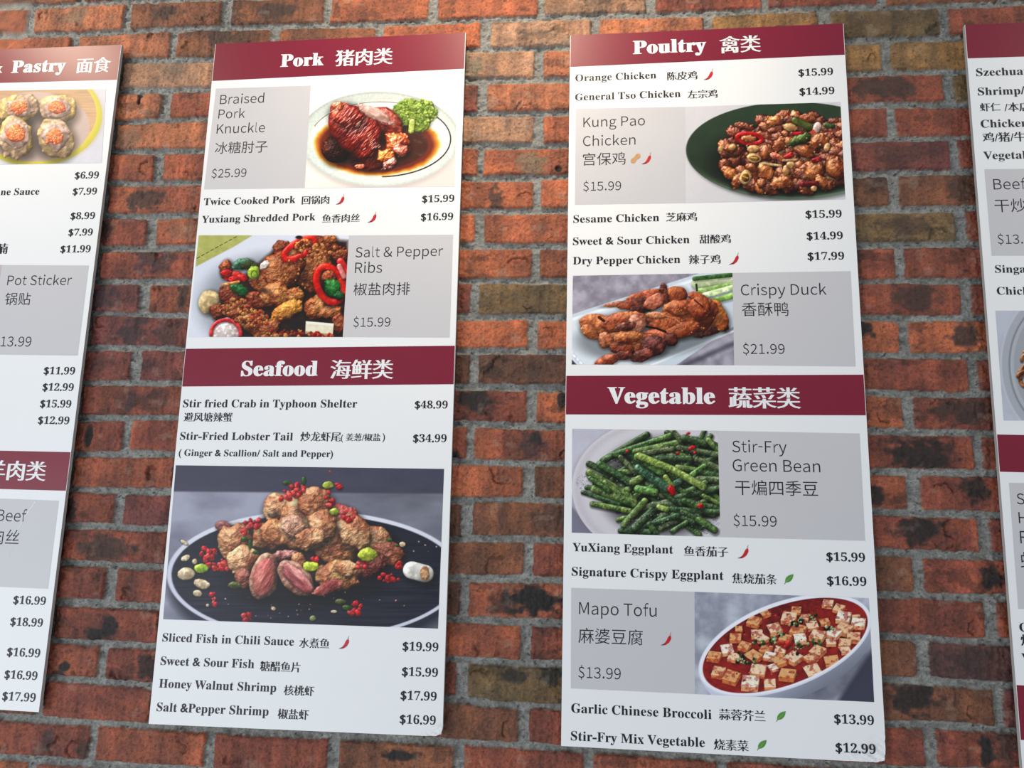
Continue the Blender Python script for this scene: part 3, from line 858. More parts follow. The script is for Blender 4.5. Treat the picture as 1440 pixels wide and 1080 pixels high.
def paint_kungpao():
    p = Print([(45, 58), (1360, 20), (1405, 845), (50, 880)], 330, 208, 7)
    p.fill((.77, .76, .77), (.80, .79, .80), 300)
    r, u, v = p.ell(960, 432, 905, 412)
    p.mix(p.soft(p.ell(975, 450, 905, 412)[0], 400, 24) * .55, (.30, .30, .30))
    p.mix(p.soft(r, 400, 4), (.16, .21, .15))
    p.mix(p.soft(r, 400, 4) * sstep(.3, .9, v) * .9, (.42, .50, .40))
    r2, u2, v2 = p.ell(960, 424, 890, 398)
    n = fbm(p.X / 100, p.Y / 100, 3, 3)
    c = np.array((.115, .175, .115)) * (.88 + .25 * n)[..., None] * (1 + .25 * (1 - sstep(-.9, .6, v2)))[..., None]
    m = p.soft(r2, 400, 5)[..., None]
    p.im[:] = p.im * (1 - m) + c * m
    m = p.soft(r2, 400, 5) * sstep(.93, 1.0, r2) * sstep(.2, .8, v2)
    p.mix(m * .7, (.30, .38, .28))
    p.im *= (1 - .55 * (1 - sstep(.75, 1.15, p.ell(880, 520, 660, 330)[0])))[..., None]
    B = [((.45, .22, .13), (.64, .37, .23)), ((.36, .16, .10), (.54, .28, .18)), ((.50, .25, .13), (.74, .45, .25)), ((.31, .13, .09), (.47, .22, .14))]
    gl = dict(spec=.60, power=20, amb=.30, bump=.38)

    def ok(x, y):
        return ((x - 960) / 600) ** 2 + ((y - 470) / 330) ** 2 < 1 and not (x < 700 and y < 250)
    pts = []
    for _ in range(4000):
        x, y = p.rnd.uniform(350, 1420), p.rnd.uniform(150, 760)
        if ok(x, y) and all((x - a) ** 2 + (y - b) ** 2 > 62 ** 2 for a, b in pts):
            pts.append((x, y))
    pts.sort(key=lambda q: q[1])
    for x, y in pts:
        c0, c1 = p.rnd.choice(B)
        p.blob(x, y, p.rnd.uniform(54, 88), p.rnd.uniform(44, 62), c0, c1, ang=p.rnd.uniform(-50, 50), wob=.35, bs=26, sh=.55, **gl)
    for x, y, rx, ry, a, k in ((815, 185, 80, 48, 0, 2), (1090, 165, 75, 42, 8, 2), (945, 235, 70, 40, 10, 2), (1180, 360, 85, 65, 0, 2), (740, 450, 70, 75, 0, 0), (845, 390, 50, 75, 15, 2), (1060, 440, 90, 65, 20, 2), (470, 440, 80, 55, 15, 0), (430, 420, 55, 40, 0, 2),
                                (1150, 610, 90, 80, 20, 2), (1320, 590, 90, 100, 10, 2), (730, 610, 80, 55, 35, 2), (860, 710, 100, 55, -10, 2), (700, 715, 38, 40, 0, 0), (1200, 700, 45, 65, -30, 2), (620, 580, 60, 40, 20, 0), (560, 230, 80, 32, 12, 1)):
        c0, c1 = B[k]
        p.blob(x, y, rx, ry, c0, c1, ang=a, wob=.35, bs=28, sh=.55, **gl)
    rd = dict(spec=.5, power=30, amb=.4, bump=.15)
    p.tube(p.arc(597, 335, 108, 42, 5, 0, 350, 24), 20, (.62, .08, .09), (.78, .15, .13), **rd)
    p.blob(590, 335, 66, 30, (.52, .27, .14), (.74, .46, .28), wob=.2, **gl)
    p.tube([(960, 292), (1030, 290)], 15, (.72, .10, .16), **rd)
    p.tube([(900, 500), (950, 470)], 24, (.68, .12, .10), **rd)
    p.tube([(1140, 520), (1185, 510)], 22, (.58, .07, .10), **rd)
    p.tube([(1050, 720), (1160, 715)], 26, (.40, .07, .09), **rd)
    p.blob(830, 490, 70, 30, (.62, .30, .22), (.84, .5, .36), ang=20, **gl)
    g = dict(spec=.45, power=26, amb=.4, bump=.2)
    p.blob(1020, 345, 105, 42, (.20, .27, .12), (.36, .42, .20), ang=-25, **g)
    p.tube([(980, 180), (1110, 240)], 32, (.26, .30, .12), (.42, .44, .22), **g)
    p.blob(1265, 225, 55, 24, (.25, .32, .18), (.4, .45, .3), ang=10, **g)
    p.blob(1165, 240, 34, 50, (.82, .68, .62), (.90, .80, .76), ang=25, wob=.15, spec=.4, amb=.5, bump=.1)
    p.poly([(1095, 285), (1135, 255), (1170, 300)], (.75, .25, .18))
    nut = dict(spec=.35, power=24, amb=.45, bump=.1, wob=.12)
    for x, y, rx, ry, a in ((628, 420, 55, 32, -5), (910, 600, 34, 46, 10), (945, 555, 36, 34, 0), (450, 410, 38, 28, -20), (355, 420, 26, 24, 0), (1250, 410, 26, 40, 20), (1140, 755, 30, 24, 0), (940, 240, 60, 34, 10)):
        p.blob(x, y, rx, ry, (.72, .52, .34), (.84, .68, .48), ang=a, **nut)
    for x, y, rx, ry, a in ((636, 500, 64, 40, 8), (562, 662, 50, 62, 15)):
        p.blob(x, y, rx, ry, (.78, .62, .40), (.88, .76, .54), ang=a, **nut)
        p.blob(x + 2, y + 3, rx * .68, ry * .6, (.48, .32, .14), (.62, .44, .22), ang=a, sh=0, spec=.1, wob=.15)
        p.tube([(x - rx * .4, y - ry * .1), (x + rx * .4, y + ry * .12)], 8, (.76, .6, .36), sh=.2)
    p.tube([(715, 545), (860, 565)], 11, (.80, .66, .46), (.86, .74, .56), sh=.4)
    p.tube([(880, 522), (995, 515)], 10, (.76, .60, .42), sh=.4)
    p.specks(60, in_ell(900, 470, 500, 250), 7, [(.8, .65, .5), (.7, .3, .2), (.5, .25, .12)], sh=.2)
    return p


def paint_duck():
    p = Print([(35, 40), (1375, 35), (1388, 800), (25, 797)], 320, 180, 8)
    p.fill((.50, .48, .53), (.66, .64, .69), 70)
    p.poly([(-40, 830), (-40, 395), (1150, 20), (1420, 5), (1420, 590), (905, 800), (860, 830)], (.77, .81, .85), blur=6)
    p.poly([(55, 830), (0, 720), (0, 420), (1150, 45), (1420, 25), (1420, 500), (660, 800), (640, 830)], (.84, .87, .90), blur=14)
    p.poly([(-20, 420), (1100, 70), (1100, 90), (-20, 445)], (.92, .94, .96), blur=12)
    p.poly([(640, 815), (1400, 505), (1400, 520), (680, 815)], (.92, .94, .96), blur=12)
    p.tube([(30, 700), (120, 800)], 14, (.90, .92, .95), sh=.1, spec=0, amb=.7)
    p.poly([(20, 745), (75, 800), (20, 800)], (.22, .22, .26), blur=4)
    p.mix(sstep(0, 1, 1 - np.abs((p.Y - (800 - (p.X - 905) * .433) - 30) / 45)) * (p.X > 860) * .55, (.12, .12, .16))
    p.im *= (1 - .40 * (1 - sstep(.85, 1.15, p.ell(700, 520, 640, 230, -8)[0])))[..., None]
    # cucumber sticks
    for a, b, rr, c0, c1 in (((1075, 125), (1420, 78), 44, (.80, .85, .68), (.86, .90, .76)), ((1060, 82), (1420, 48), 20, (.20, .36, .18), (.32, .46, .26)), ((1095, 190), (1420, 130), 26, (.52, .64, .36), (.64, .74, .48)),
                             ((1140, 225), (1420, 150), 26, (.76, .84, .62), (.84, .90, .72)), ((1220, 270), (1420, 215), 26, (.48, .62, .30), (.62, .74, .44))):
        p.tube([a, b], rr, c0, c1, spec=.15, amb=.6, bump=.1, sh=.3)
    p.tube([(1075, 130), (1080, 180)], 10, (.16, .28, .16), sh=0)
    O1, O2, O3, DK = (.53, .25, .155), (.74, .45, .27), (.64, .33, .18), (.30, .145, .125)
    d = dict(spec=.30, power=14, amb=.40, bump=.50, wob=.20, dome=.6)
    for x, y, rx, ry, a, c0, c1, bs in (
            (450, 285, 170, 24, -8, (.50, .24, .18), (.70, .44, .32), 20), (640, 215, 150, 38, -14, O1, (.72, .38, .26), 24), (570, 285, 150, 42, -12, DK, O1, 20),
            (620, 330, 110, 40, -10, (.22, .10, .09), DK, 18), (730, 270, 110, 62, -28, O1, (.74, .44, .34), 28), (905, 225, 105, 88, -10, O1, O3, 34), (800, 160, 34, 46, 10, DK, O1, 14), (825, 230, 22, 80, -8, DK, O1, 14),
            (1180, 520, 130, 40, -18, DK, (.45, .24, .18), 18), (1290, 480, 60, 40, 30, DK, O1, 18), (1240, 380, 80, 150, -32, O3, (.82, .50, .24), 30), (1090, 250, 90, 50, 25, O1, O3, 24),
            (1010, 400, 250, 140, -12, O1, O3, 36), (930, 330, 130, 70, -5, O1, O2, 30), (1100, 330, 100, 100, -20, O1, O3, 30), (820, 470, 170, 105, 8, O1, O3, 34), (960, 510, 150, 70, -15, O1, O3, 28),
            (740, 385, 90, 30, 0, (.78, .52, .40), O2, 20), (230, 450, 140, 85, 5, O3, O2, 32), (200, 520, 100, 60, 20, O1, O2, 26), (330, 480, 110, 85, -10, O3, O2, 30),
            (470, 440, 190, 85, -8, O1, O2, 34), (580, 450, 80, 85, 10, (.52, .28, .22), (.78, .54, .44), 22), (480, 480, 90, 42, -15, DK, (.62, .38, .30), 18),
            (740, 560, 110, 55, 10, O1, (.76, .42, .30), 24), (860, 590, 60, 60, 0, DK, (.40, .18, .12), 16), (310, 590, 60, 70, 10, O1, (.80, .50, .36), 20), (560, 610, 260, 90, 6, (.50, .26, .15), (.70, .44, .26), 28),
            (720, 640, 110, 90, -15, DK, (.52, .28, .25), 22), (460, 670, 110, 60, 15, (.30, .14, .11), O1, 22), (620, 720, 100, 55, -15, DK, (.5, .26, .22), 20), (330, 760, 110, 48, -18, O1, (.72, .38, .26), 22), (470, 720, 80, 40, 0, DK, O1, 18),
            (500, 570, 130, 50, -5, O1, (.72, .46, .26), 22)):
        p.blob(x, y, rx, ry, c0, c1, ang=a, bs=bs, sh=.4, **d)
    p.tube([(660, 480), (740, 495), (820, 525)], 10, (.16, .07, .06), sh=0, spec=0)
    p.tube([(800, 385), (900, 415), (960, 470)], 5, (.86, .60, .46), sh=0, spec=0)
    p.tube([(1060, 260), (1130, 320)], 7, (.35, .14, .10), sh=0, spec=0)
    p.tube([(260, 400), (300, 430)], 14, (.36, .17, .10), sh=0, spec=0)
    p.specks(60, in_ell(1000, 420, 240, 120, -12), 6, [(.86, .55, .30), (.52, .2, .12)], sh=.1)
    return p


def paint_beans():
    p = Print([(32, 20), (1365, 40), (1385, 1015), (25, 975)], 312, 218, 9)
    p.fill((.69, .68, .73), (.74, .73, .78), 200)
    p.poly([(0, 700), (260, 1010), (0, 1010)], (.46, .45, .52), blur=30)
    r, u, v = p.ell(905, 570, 875, 655)
    p.mix(p.soft(p.ell(890, 590, 875, 655)[0], 500, 40) * .4, (.40, .38, .42))
    p.mix(p.soft(r, 500, 4), (.82, .80, .82))
    m = p.soft(r, 500, 4) * (1 - sstep(.0, .10, np.abs(r - .93))) * .5
    p.mix(m, (.66, .63, .66))
    m = p.soft(r / .9, 500, 60)
    p.mix(m, (.79, .77, .79))
    m = sstep(.55, 0, np.hypot((p.X - 320) / 420, (p.Y - 850) / 250))
    for cx, cy, rx, ry in ((140, 520, 70, 80), (1290, 880, 90, 60), (1220, 960, 60, 30)):
        for k in range(70):
            x, y = in_ell(cx, cy, rx, ry)(p.rnd)
            p.tube([(x, y), (x + p.rnd.uniform(-9, 9), y + p.rnd.uniform(-9, 9))], 2.2, (.25, .25, .34), sh=0, spec=0)
    p.im *= (1 - .62 * (1 - sstep(.78, 1.12, p.ell(860, 560, 600, 470)[0])))[..., None]
    p.poly([(330, 330), (700, 120), (1250, 100), (1400, 200), (1400, 800), (1200, 860), (760, 930), (540, 900), (520, 700), (260, 560)], (.10, .12, .09), (.16, .15, .12), blur=40)
    G = [((.20, .31, .15), (.34, .46, .22)), ((.16, .27, .15), (.28, .40, .22)), ((.26, .36, .16), (.42, .50, .24)), ((.24, .30, .18), (.40, .44, .28)), ((.17, .25, .14), (.26, .36, .20))]
    k = dict(spec=.38, power=22, amb=.34, bump=.5)

    def bean(x0, y0, x1, y1, rad=30, c=None, bend=0.0):
        c0, c1 = c or p.rnd.choice(G)
        c0, c1 = [tuple(1.12 * (.82 * np.array(q) + .18 * np.mean(q)) + .02) for q in (c0, c1)]
        mx, my = (x0 + x1) / 2 - (y1 - y0) * bend, (y0 + y1) / 2 + (x1 - x0) * bend
        p.tube([(x0, y0), (mx, my), (x1, y1)], rad, c0, c1, bs=rad * .55, sh=.5, **k)
    for _ in range(120):
        x, y = in_ell(880, 520, 520, 390)(p.rnd)
        if y < 520 - (x - 250) * .45 - 40 or (x < 560 and y > 700):
            continue
        a = p.rnd.choice([math.radians(p.rnd.uniform(15, 45)), math.radians(p.rnd.uniform(-45, -8))])
        L = p.rnd.uniform(90, 200)
        bean(x - math.cos(a) * L, y - math.sin(a) * L, x + math.cos(a) * L, y + math.sin(a) * L, p.rnd.uniform(22, 31), bend=p.rnd.uniform(-.06, .06))
    LG = ((.42, .52, .20), (.58, .66, .32))
    MG = ((.26, .42, .18), (.40, .56, .26))
    BG = ((.18, .32, .22), (.34, .50, .36))
    for a in ((320, 320, 720, 80, 34), (430, 260, 960, 80, 30), (620, 240, 1040, 150, 36), (700, 250, 960, 210, 26), (960, 50, 1030, 130, 26), (1240, 50, 1200, 130, 24), (1060, 110, 1400, 200, 36), (1280, 130, 1400, 260, 28),
              (820, 300, 1110, 300, 30), (1010, 200, 1390, 270, 28), (1180, 310, 1390, 400, 30), (1000, 380, 1240, 420, 28), (1180, 420, 1390, 460, 28), (1190, 490, 1390, 500, 34), (990, 660, 1390, 570, 34), (1090, 600, 1250, 520, 24),
              (190, 350, 340, 420, 32), (290, 350, 570, 520, 36), (480, 290, 620, 430, 26), (190, 430, 600, 670, 34), (340, 520, 480, 640, 28), (170, 565, 240, 570, 26), (240, 580, 600, 710, 40), (130, 610, 470, 720, 20),
              (220, 715, 560, 780, 28), (200, 480, 380, 600, 24), (590, 520, 660, 480, 34), (480, 955, 740, 970, 30), (510, 900, 700, 690, 32), (610, 930, 780, 770, 40), (780, 720, 1000, 720, 28), (1000, 700, 1390, 760, 34), (900, 760, 1390, 790, 26),
              (1040, 790, 1180, 850, 26), (960, 820, 1130, 880, 32), (760, 900, 1000, 820, 28), (950, 960, 1080, 880, 22), (740, 900, 800, 970, 26), (1190, 860, 1330, 950, 34), (1060, 690, 1220, 740, 34), (1230, 640, 1390, 720, 20), (820, 560, 970, 690, 26), (1010, 470, 1060, 520, 30)):
        bean(*a)
    bean(640, 285, 850, 420, 40, MG)
    bean(1130, 450, 1240, 370, 26, MG)
    bean(980, 530, 1060, 480, 30, BG)
    bean(890, 470, 950, 560, 24, LG)
    bean(650, 275, 1230, 560, 34, LG, -.03)
    bean(640, 390, 900, 570, 38, BG)
    bean(640, 580, 790, 610, 38, MG)
    bean(830, 745, 900, 765, 26, LG)
    for x, y, rx, ry in ((945, 590, 34, 52), (1205, 735, 28, 26), (1130, 200, 34, 20), (1155, 245, 16, 14), (1095, 66, 20, 14), (540, 230, 16, 14), (1000, 250, 16, 14)):
        p.blob(x, y, rx, ry, (.66, .09, .09), (.80, .20, .18), ang=-25, wob=.25, spec=.4, amb=.5, bump=.2)
    p.specks(220, in_ell(840, 520, 520, 400), 6, [(.14, .14, .12), (.34, .28, .2), (.55, .58, .45), (.10, .11, .09)], sh=.1)
    p.specks(60, in_ell(880, 880, 400, 90), 5, [(.16, .16, .2), (.7, .7, .72)], sh=.1)
    return p


def paint_tofu():
    p = Print([(35, 45), (1370, 90), (1412, 885), (40, 825)], 350, 218, 10)
    p.fill((.54, .55, .60), (.72, .73, .77), 110)
    p.poly([(1120, 900), (1430, 430), (1430, 900)], (.24, .24, .30), blur=40)
    p.mix(sstep(1.15, .8, p.ell(900, 700, 560, 240, -18)[0]) * .5, (.22, .22, .28))
    # bowl: body, rim, sauce
    r, u, v = p.ell(745, 520, 675, 345, -19)
    c = np.array((.72, .74, .82)) * (1.06 - .45 * sstep(-.1, 1.0, u * .35 + v * .75))[..., None]
    m = p.soft(r, 500, 4)[..., None]
    p.im[:] = p.im * (1 - m) + c * m
    r, u, v = p.ell(728, 453, 694, 329, -20.5)
    p.mix(p.soft(r, 500, 4), (.84, .84, .88))
    p.mix(p.soft(p.ell(728, 449, 686, 321, -20.5)[0], 500, 6), (.91, .91, .94))
    r, u, v = p.ell(731, 453, 664, 300, -20.5)
    bare = p.im.copy()
    n = fbm(p.X / 50, p.Y / 40, 5, 4)
    c = np.array((.44, .05, .08)) * (1 - n)[..., None] + np.array((.66, .15, .12)) * n[..., None]
    c = c * (1 - .35 * sstep(.2, 1, -v))[..., None]
    m = p.soft(r, 500, 6)[..., None]
    p.im[:] = p.im * (1 - m) + c * m
    T = ((.92, .80, .66), (.95, .90, .82), (.86, .64, .42), (.90, .74, .56))

    def cube(x, y, s, a=20, top=None, q=.62):
        t = top or p.rnd.choice(T)
        a = math.radians(a)
        ux, uy = math.cos(a) * s, math.sin(a) * s * q
        vx, vy = -math.sin(a) * s, math.cos(a) * s * q
        h = s * .62
        P0 = [(x - ux - vx, y - uy - vy), (x + ux - vx, y + uy - vy), (x + ux + vx, y + uy + vy), (x - ux + vx, y - uy + vy)]
        P1 = [(px, py + h) for px, py in P0]
        rs = np.hypot((p.X - x) / (s * 1.6), (p.Y - y - h * .6) / (s * 1.25))
        p.im *= (1 - .35 * (1 - sstep(.6, 1.1, rs)))[..., None]
        sd = np.array(t) * np.array((.94, .70, .54))
        p.poly([P0[3], P0[2], P1[2], P1[3]], sd * .88, sd * 1.05, nz=12)
        if P0[2][0] > P0[1][0] - 1 or True:
            p.poly([P0[2], P0[1], P1[1], P1[2]], sd * .72, sd * .9, nz=12)
        p.poly(P0, np.array(t) * .93, np.minimum(np.array(t) * 1.08, 1), nz=14)
        p.tube([P0[3], P0[2]], 3, tuple(np.minimum(np.array(t) * 1.1, 1)), sh=0, amb=.9, spec=0, bump=0)
    cubes = [(1060, 128, 46, 12), (1145, 165, 50, 15), (820, 180, 42, 15), (580, 205, 44, -25), (885, 235, 36, 10), (765, 235, 62, 12), (500, 265, 52, 10), (1180, 230, 56, 25), (1290, 275, 56, 12), (1275, 240, 36, 5), (380, 325, 34, 10), (655, 320, 62, -8),
             (940, 295, 48, -10), (1035, 270, 50, 0), (835, 330, 60, 15), (1180, 320, 62, 40), (520, 360, 55, -5), (355, 390, 54, 10), (985, 370, 60, 30), (1105, 355, 54, 40), (1255, 385, 56, -12), (560, 400, 46, 40), (740, 395, 50, 30), (850, 395, 56, 0),
             (425, 455, 56, 25), (1085, 425, 48, 0), (1190, 430, 52, 10), (590, 480, 52, 10), (290, 480, 60, -12), (1190, 485, 46, -20), (700, 485, 50, 10), (985, 490, 60, 30), (490, 530, 66, -35), (190, 530, 54, 15), (620, 530, 60, 15), (345, 540, 56, 30),
             (800, 540, 58, 40), (935, 545, 52, 50), (690, 565, 56, -40), (1090, 570, 66, -15), (640, 620, 44, -20), (945, 640, 66, -22), (225, 650, 52, 15), (530, 635, 66, 5), (755, 665, 68, 0), (325, 685, 60, 15), (470, 725, 70, 12), (620, 740, 58, -5)]
    cubes.sort(key=lambda q: q[1])
    for i, (x, y, s, a) in enumerate(cubes):
        cube(x, y, s * p.rnd.uniform(.72, .92), a + p.rnd.uniform(-14, 14), T[(i * 7 + i // 3) % 4], p.rnd.uniform(.52, .70))
    keep = p.soft(p.ell(731, 453, 664, 300, -20.5)[0], 500, 6)[..., None]
    p.im[:] = bare * (1 - keep) + p.im * keep
    mm = p.soft(p.ell(731, 453, 655, 290, -20.5)[0], 500, 6)
    n = fbm(p.X / 26, p.Y / 20, 15, 3)
    p.mix(mm * np.clip((n - .50) * 6, 0, 1) * .60, (.58, .13, .09))
    p.specks(150, in_ell(740, 440, 600, 240, -20), 6, [(.35, .05, .05), (.9, .45, .3), (.75, .2, .12), (.25, .1, .08)], sh=.1)
    for cx, cy, n_, rx, ry in ((540, 440, 12, 60, 22), (660, 420, 12, 40, 35), (830, 470, 18, 50, 50), (960, 440, 16, 60, 26), (385, 550, 14, 40, 40), (440, 590, 10, 40, 18), (800, 290, 10, 36, 22), (855, 268, 8, 26, 16), (1060, 325, 10, 44, 20), (950, 240, 8, 30, 26), (700, 370, 6, 30, 20), (505, 565, 5, 10, 26)):
        p.specks(n_, in_ell(cx, cy, rx, ry), 12, [(.36, .46, .24), (.62, .68, .48), (.22, .28, .16), (.75, .78, .62), (.15, .14, .12)], sh=.35)
    p.specks(10, in_ell(730, 450, 50, 20), 20, [(.78, .25, .2), (.7, .2, .15)])
    return p


def paint_noodle_bowl():
    p = Print([(108, 92), (560, 92), (620, 925), (170, 925)], 120, 200, 11)
    p.fill((.68, .69, .73), (.72, .73, .77), 200)
    for (rx, ry, c) in ((452, 575, (.74, .74, .78)), (440, 560, (.64, .65, .68)), (392, 505, (.56, .57, .60)), (384, 496, (.42, .42, .44)), (378, 488, (.66, .67, .69)), (350, 455, (.60, .61, .63))):
        r, u, v = p.ell(598, 500, rx, ry)
        p.mix(p.soft(r, 400, 10), c)
    for k in range(60):
        x, y = in_ell(560, 520, 240, 260)(p.rnd)
        a = p.rnd.uniform(0, 3.14)
        p.tube(p.arc(x, y, 80, 40, math.degrees(a), 0, 120, 6), 14, (.52, .32, .18), (.70, .48, .30), spec=.4)
    p.specks(30, in_ell(560, 520, 220, 240), 20, [(.4, .2, .12), (.3, .4, .2), (.62, .35, .22)])
    return p


def paint_pot_sticker():
    p = Print([(-420, 20), (20, 20), (-20, 690), (-470, 690)], 110, 160, 12)
    p.fill((.72, .64, .66), (.76, .70, .71), 200)
    r, u, v = p.ell(-260, 360, 255, 270)
    p.mix(p.soft(r, 200, 6), (.40, .36, .38))
    p.mix(p.soft(r * 1.04, 200, 6), (.80, .79, .80))
    for k in range(6):
        y = 190 + k * 60
        p.blob(-260 + (k % 2) * 40, y, 150, 44, (.74, .56, .34), (.86, .74, .54), ang=-8, wob=.15, spec=.3, amb=.5)
    return p

# ------------------------------------------------------------------ lettering
SANS = {'A': (0.004, 0.606, 0.61), 'B': (0.101, 0.614, 0.659), 'C': (0.058, 0.604, 0.64), 'D': (0.101, 0.631, 0.69), 'F': (0.101, 0.524, 0.554), 'G': (0.058, 0.617, 0.691), 'K': (0.101, 0.644, 0.648), 'M': (0.101, 0.713, 0.814), 'P': (0.101, 0.586, 0.635), 'R': (0.101, 0.609, 0.637), 'S': (0.048, 0.555, 0.598), 'T': (0.031, 0.57, 0.601), 'H': (0.101, 0.63, 0.73), 'a': (0.059, 0.484, 0.565), 'b': (0.092, 0.569, 0.62), 'c': (0.052, 0.483, 0.511), 'd': (0.053, 0.529, 0.622), 'e': (0.052, 0.513, 0.556), 'f': (0.033, 0.357, 0.326), 'g': (0.051, 0.552, 0.566), 'h': (0.092, 0.527, 0.609), 'i': (0.078, 0.2, 0.276), 'k': (0.092, 0.543, 0.554), 'l': (0.092, 0.242, 0.285), 'n': (0.092, 0.527, 0.612), 'o': (0.052, 0.556, 0.608), 'p': (0.092, 0.569, 0.622), 'r': (0.092, 0.391, 0.389), 's': (0.032, 0.432, 0.469), 't': (0.027, 0.364, 0.378), 'u': (0.084, 0.517, 0.609), 'y': (0.013, 0.509, 0.522), '0': (0.05, 0.507, 0.557), '1': (0.088, 0.491, 0.557), '2': (0.04, 0.506, 0.557), '3': (0.029, 0.5, 0.557), '4': (0.02, 0.525, 0.557), '5': (0.027, 0.503, 0.557), '6': (0.056, 0.513, 0.557), '7': (0.049, 0.509, 0.557), '8': (0.046, 0.51, 0.557), '9': (0.044, 0.502, 0.557), '$': (0.058, 0.489, 0.557), '.': (0.073, 0.206, 0.279), '&': (0.036, 0.665, 0.682), '-': (0.046, 0.303, 0.348)}
_raw = {}


def text_mesh(s):
    cu = bpy.data.curves.new('lettering', 'FONT')
    cu.body = s
    cu.resolution_u = 3
    o = bpy.data.objects.new('lettering', cu)
    COL.objects.link(o)
    me = bpy.data.meshes.new_from_object(o.evaluated_get(C.evaluated_depsgraph_get()))
    co = np.array([v.co[:2] for v in me.vertices], float).reshape(-1, 2)
    fs = []
    for p in me.polygons:
        f = list(p.vertices)
        fs.append(f if p.normal.z > 0 else f[::-1])
    bpy.data.objects.remove(o)
    bpy.data.meshes.remove(me)
    bpy.data.curves.remove(cu)
    return co, fs


def raw(ch):
    """outline, faces, advance of one character at em = 1"""
    if ch not in _raw:
        co, fs = text_mesh(ch)
        c2, _ = text_mesh(ch + ch)
        adv = (c2[:, 0].max() - co[:, 0].max()) if len(co) else .3
        _raw[ch] = (co, fs, adv)
    return _raw[ch]


def swell(co, fs, ax, ay):
    """move the outline along its normals: ax sideways, ay up and down"""
    if not len(co):
        return co
    es = set()
    for f in fs:
        for a, b in zip(f, f[1:] + f[:1]):
            es.add((a, b))
    N = [[] for _ in co]
    for a, b in es:
        if (b, a) in es:
            continue
        d = co[b] - co[a]
        l = math.hypot(*d)
        if l < 1e-7:
            continue
        nn = np.array([d[1], -d[0]]) / l
        N[a].append(nn)
        N[b].append(nn)
    out = co.copy()
    for i, ns in enumerate(N):
        if ns:
            s = sum(ns)
            q = max(s @ s, 1.0)
            out[i] += s * (len(ns) / q) * np.array([ax, ay])
    return out


STY = {  # sideways swell, vertical swell, extra tracking, height factor
    'serif': (.003, -.001, .012, .97), 'song': (.024, -.011, 0, 1.0), 'head': (.034, .006, .03, 1.0), 'hei': (.033, -.004, .0, 1.0),
    'sans': (-.003, -.003, 0, 1.0), 'cjk': (-.003, -.003, 0, 1.0)}


def layout(text, sty):
    ax, ay, tr, asp = STY[sty]
    V, Fc = [], []
    x = 0.0
    for ch in text:
        if ch == ' ':
            x += .27 if sty in ('serif', 'head') else .224 if sty == 'sans' else .5
            continue
        c = ch
        ex = (ax, ay)
        if sty in ('serif', 'head'):
            if 'A' <= ch <= 'Z':
                c = chr(0x1d400 + ord(ch) - 65)
            elif 'a' <= ch <= 'z':
                c = chr(0x1d41a + ord(ch) - 97)
            elif '0' <= ch <= '9':
                c = chr(0x1d7ce + ord(ch) - 48)
            elif ch in '.-':
                ex = (ax + .030, ay + .030 if ch == '.' else ay + .012)
            elif ch in '$&':
                ex = (ax + .022, ay + .006)
            else:
                ex = (ax + .010, ay + .006)
            co, fs, adv = raw(c)
        elif sty == 'sans':
            co, fs, adv = raw(chr(ord(ch) + 0xfee0))
            m = SANS.get(ch)
            if m:
                x0, x1 = co[:, 0].min(), co[:, 0].max()
                co = co.copy()
                co[:, 0] = m[0] + (co[:, 0] - x0) / (x1 - x0) * (m[1] - m[0])
                adv = m[2]
        else:
            if ch in '()/':
                ex = (.006, .006)
            co, fs, adv = raw(ch)
        co = swell(co, fs, *ex)
        b = sum(len(v) for v in V)
        V.append(co + np.array([x, 0]))
        Fc += [[i + b for i in f] for f in fs]
        x += adv + tr
    V = np.concatenate(V)
    V[:, 1] *= asp
    return V, Fc


